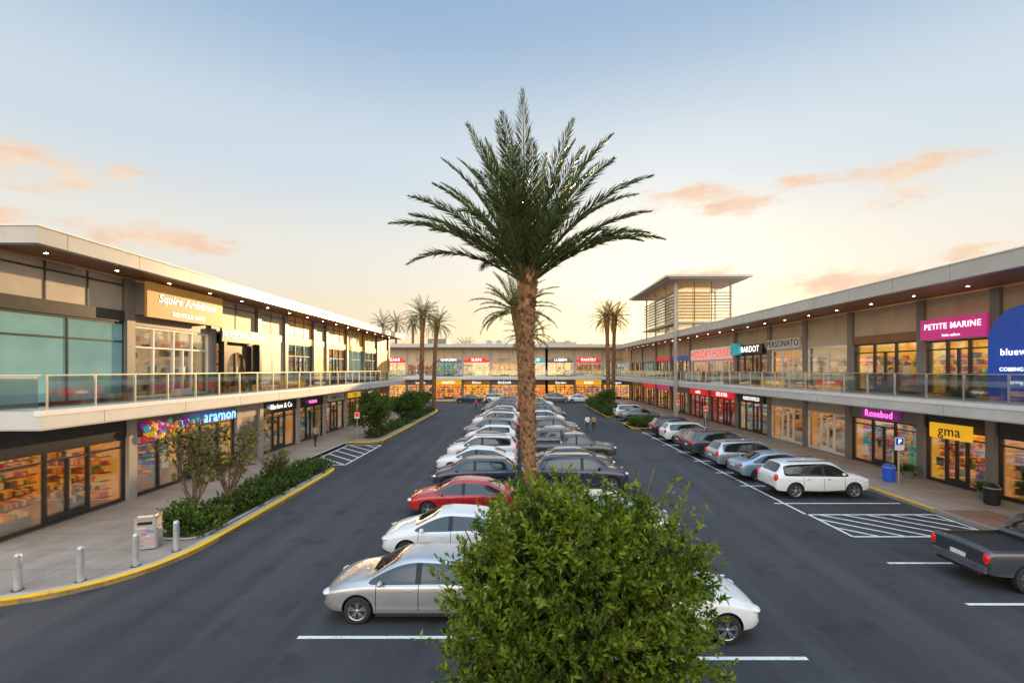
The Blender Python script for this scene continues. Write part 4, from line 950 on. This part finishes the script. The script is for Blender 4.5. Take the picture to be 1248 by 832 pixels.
# ------------------------------------------------------------------ world
w=bpy.data.worlds.new("World"); scene.world=w; w.use_nodes=True; w.name='sky'
nt=w.node_tree; nt.nodes.clear(); L=nt.links
out=N(nt,'ShaderNodeOutputWorld'); bg=N(nt,'ShaderNodeBackground'); L.new(bg.outputs[0],out.inputs[0])
sky=N(nt,'ShaderNodeTexSky'); sky.sky_type='NISHITA'; sky.sun_disc=False; sky.sun_elevation=SUN_EL; sky.sun_rotation=SUN_AZ; sky.air_density=1.0; sky.dust_density=1.0; sky.ozone_density=1.5
tc=N(nt,'ShaderNodeTexCoord'); sp=N(nt,'ShaderNodeSeparateXYZ'); L.new(tc.outputs['Generated'],sp.inputs[0])
def mth(op,a,b=None,c=None,clamp=False):
    n=N(nt,'ShaderNodeMath',operation=op); n.use_clamp=clamp
    for i,x in enumerate((a,b,c)):
        if x is None: continue
        if isinstance(x,(int,float)): n.inputs[i].default_value=x
        else: L.new(x,n.inputs[i])
    return n.outputs[0]
def vmt(op,a,b=None,out='Vector'):
    n=N(nt,'ShaderNodeVectorMath',operation=op)
    for i,x in enumerate((a,b)):
        if x is None: continue
        if isinstance(x,tuple): n.inputs[i].default_value=x
        else: L.new(x,n.inputs[i])
    return n.outputs[out]
X,Y,Z=sp.outputs
el=mth('ARCSINE',Z); az=mth('ARCTAN2',X,Y)
e01=mth('DIVIDE',el,rad(90),clamp=True)
cr=N(nt,'ShaderNodeValToRGB'); cr.color_ramp.interpolation='EASE'; L.new(e01,cr.inputs[0])
stops=[(0,(1.08,.78,.44)),(.06,(1.03,.85,.60)),(.14,(.93,.89,.80)),(.25,(.70,.80,.88)),(.43,(.35,.52,.74)),(1,(.40,.50,.70))]
els=cr.color_ramp.elements
els[0].position=0; els[0].color=c4(stops[0][1]); els[1].position=1; els[1].color=c4(stops[-1][1])
for p,c in stops[1:-1]: e=els.new(p); e.color=c4(c)
def mixc(f,a,b,bt='MIX'):
    n=N(nt,'ShaderNodeMix',data_type='RGBA',blend_type=bt)
    for i,x in ((0,f),(6,a),(7,b)):
        if isinstance(x,(int,float)): n.inputs[i].default_value=x
        elif isinstance(x,tuple): n.inputs[i].default_value=c4(x)
        else: L.new(x,n.inputs[i])
    return n.outputs[2]
sc=N(nt,'ShaderNodeVectorMath',operation='SCALE'); sc.inputs['Scale'].default_value=.11; L.new(sky.outputs[0],sc.inputs[0])
base=mixc(.88,sc.outputs[0],cr.outputs[0])
sd=(math.sin(SUN_AZ)*math.cos(SUN_EL),math.cos(SUN_AZ)*math.cos(SUN_EL),math.sin(SUN_EL))
gd=(math.sin(rad(13))*math.cos(rad(4)),math.cos(rad(13))*math.cos(rad(4)),math.sin(rad(4)))
dv=mth('MAXIMUM',vmt('DOT_PRODUCT',tc.outputs['Generated'],gd,'Value'),0.0)
gs=mth('ADD',mth('MULTIPLY',mth('POWER',dv,10.0),.16),mth('MULTIPLY',mth('POWER',dv,55.0),.55))
gc=N(nt,'ShaderNodeVectorMath',operation='SCALE'); gc.inputs[0].default_value=(1.0,.70,.24); L.new(gs,gc.inputs['Scale'])
ad=vmt('ADD',base,gc.outputs[0])
# added ambient fill: unseen sky overhead and behind the viewpoint boosted and warmed
bk=mth('ADD',mth('MULTIPLY',mth('MAXIMUM',mth('MULTIPLY',Y,-1.0),0.0),2.8),mth('MULTIPLY',mth('MAXIMUM',mth('SUBTRACT',Z,.66),0.0),7.2))
bs=N(nt,'ShaderNodeVectorMath',operation='SCALE'); bs.inputs[0].default_value=(1.12,.97,.80); L.new(bk,bs.inputs['Scale'])
a2=vmt('MULTIPLY',ad,vmt('ADD',bs.outputs[0],(1.0,1.0,1.0)))
mp=N(nt,'ShaderNodeMapping'); mp.inputs['Scale'].default_value=(5,5,15); L.new(tc.outputs['Generated'],mp.inputs[0])
nz=N(nt,'ShaderNodeTexNoise',i_Scale=1.9,i_Detail=8.0,i_Roughness=.62); L.new(mp.outputs[0],nz.inputs['Vector'])
clouds=[(20,195,85,26),(85,212,80,22),(150,213,40,12),(0,267,45,13),(200,293,110,16),(900,248,62,22),(840,240,70,18),(1105,215,95,26),(1040,343,130,19),(1185,307,50,12),(860,335,55,13),(975,222,55,11)]
cmb=N(nt,'ShaderNodeCombineXYZ'); L.new(az,cmb.inputs[0]); L.new(el,cmb.inputs[1])
dmin=None
for (px,py,rx,ry) in clouds:
    tx=(px-632)/F; a_=math.atan(tx); e_=math.atan((450-py)/F/math.sqrt(1+tx*tx)); ra=rx/F*math.cos(a_)**2; re=ry/F*math.cos(e_)
    n=N(nt,'ShaderNodeVectorMath',operation='MULTIPLY_ADD'); L.new(cmb.outputs[0],n.inputs[0]); n.inputs[1].default_value=(1/ra,1/re,0); n.inputs[2].default_value=(-a_/ra,-e_/re,0)
    d=vmt('LENGTH',n.outputs[0],None,'Value')
    dmin=d if dmin is None else mth('MINIMUM',dmin,d)
mask=mth('SUBTRACT',1.0,mth('MULTIPLY',dmin,.75),clamp=True)
dens=mth('ADD',mask,mth('MULTIPLY',mth('SUBTRACT',nz.outputs[0],.5),2.6))
mr=N(nt,'ShaderNodeMapRange',interpolation_type='SMOOTHSTEP'); mr.inputs[1].default_value=.25; mr.inputs[2].default_value=.95; mr.inputs[3].default_value=0; mr.inputs[4].default_value=.85; L.new(dens,mr.inputs[0])
gate=mth('MULTIPLY',mr.outputs[0],mth('MULTIPLY',mask,4.0,clamp=True))
cc=N(nt,'ShaderNodeValToRGB'); cc.color_ramp.elements[0].position=.38; cc.color_ramp.elements[1].position=.72; cc.color_ramp.elements[0].color=(1.0,.76,.52,1); cc.color_ramp.elements[1].color=(.90,.56,.40,1); L.new(nz.outputs[0],cc.inputs[0])
fin=mixc(gate,a2,cc.outputs[0]); L.new(fin,bg.inputs[0]); bg.inputs[1].default_value=1.0

sl=bpy.data.lights.new('sun','SUN'); sl.energy=5.0; sl.angle=rad(.6); sl.color=(1,.64,.28)
so=bpy.data.objects.new('sun',sl); COL.objects.link(so); so.rotation_euler=Vector(sd).to_track_quat('Z','Y').to_euler(); so.location=(30,120,40)
cam=bpy.data.cameras.new('camera'); co=bpy.data.objects.new('camera',cam); COL.objects.link(co)
co.location=(0,0,H); co.rotation_euler=(rad(90),0,0); cam.sensor_width=36; cam.lens=36*F/1248; cam.shift_y=34/1248; cam.shift_x=-8/1248; cam.clip_end=3000; cam.clip_start=.1
scene.camera=co
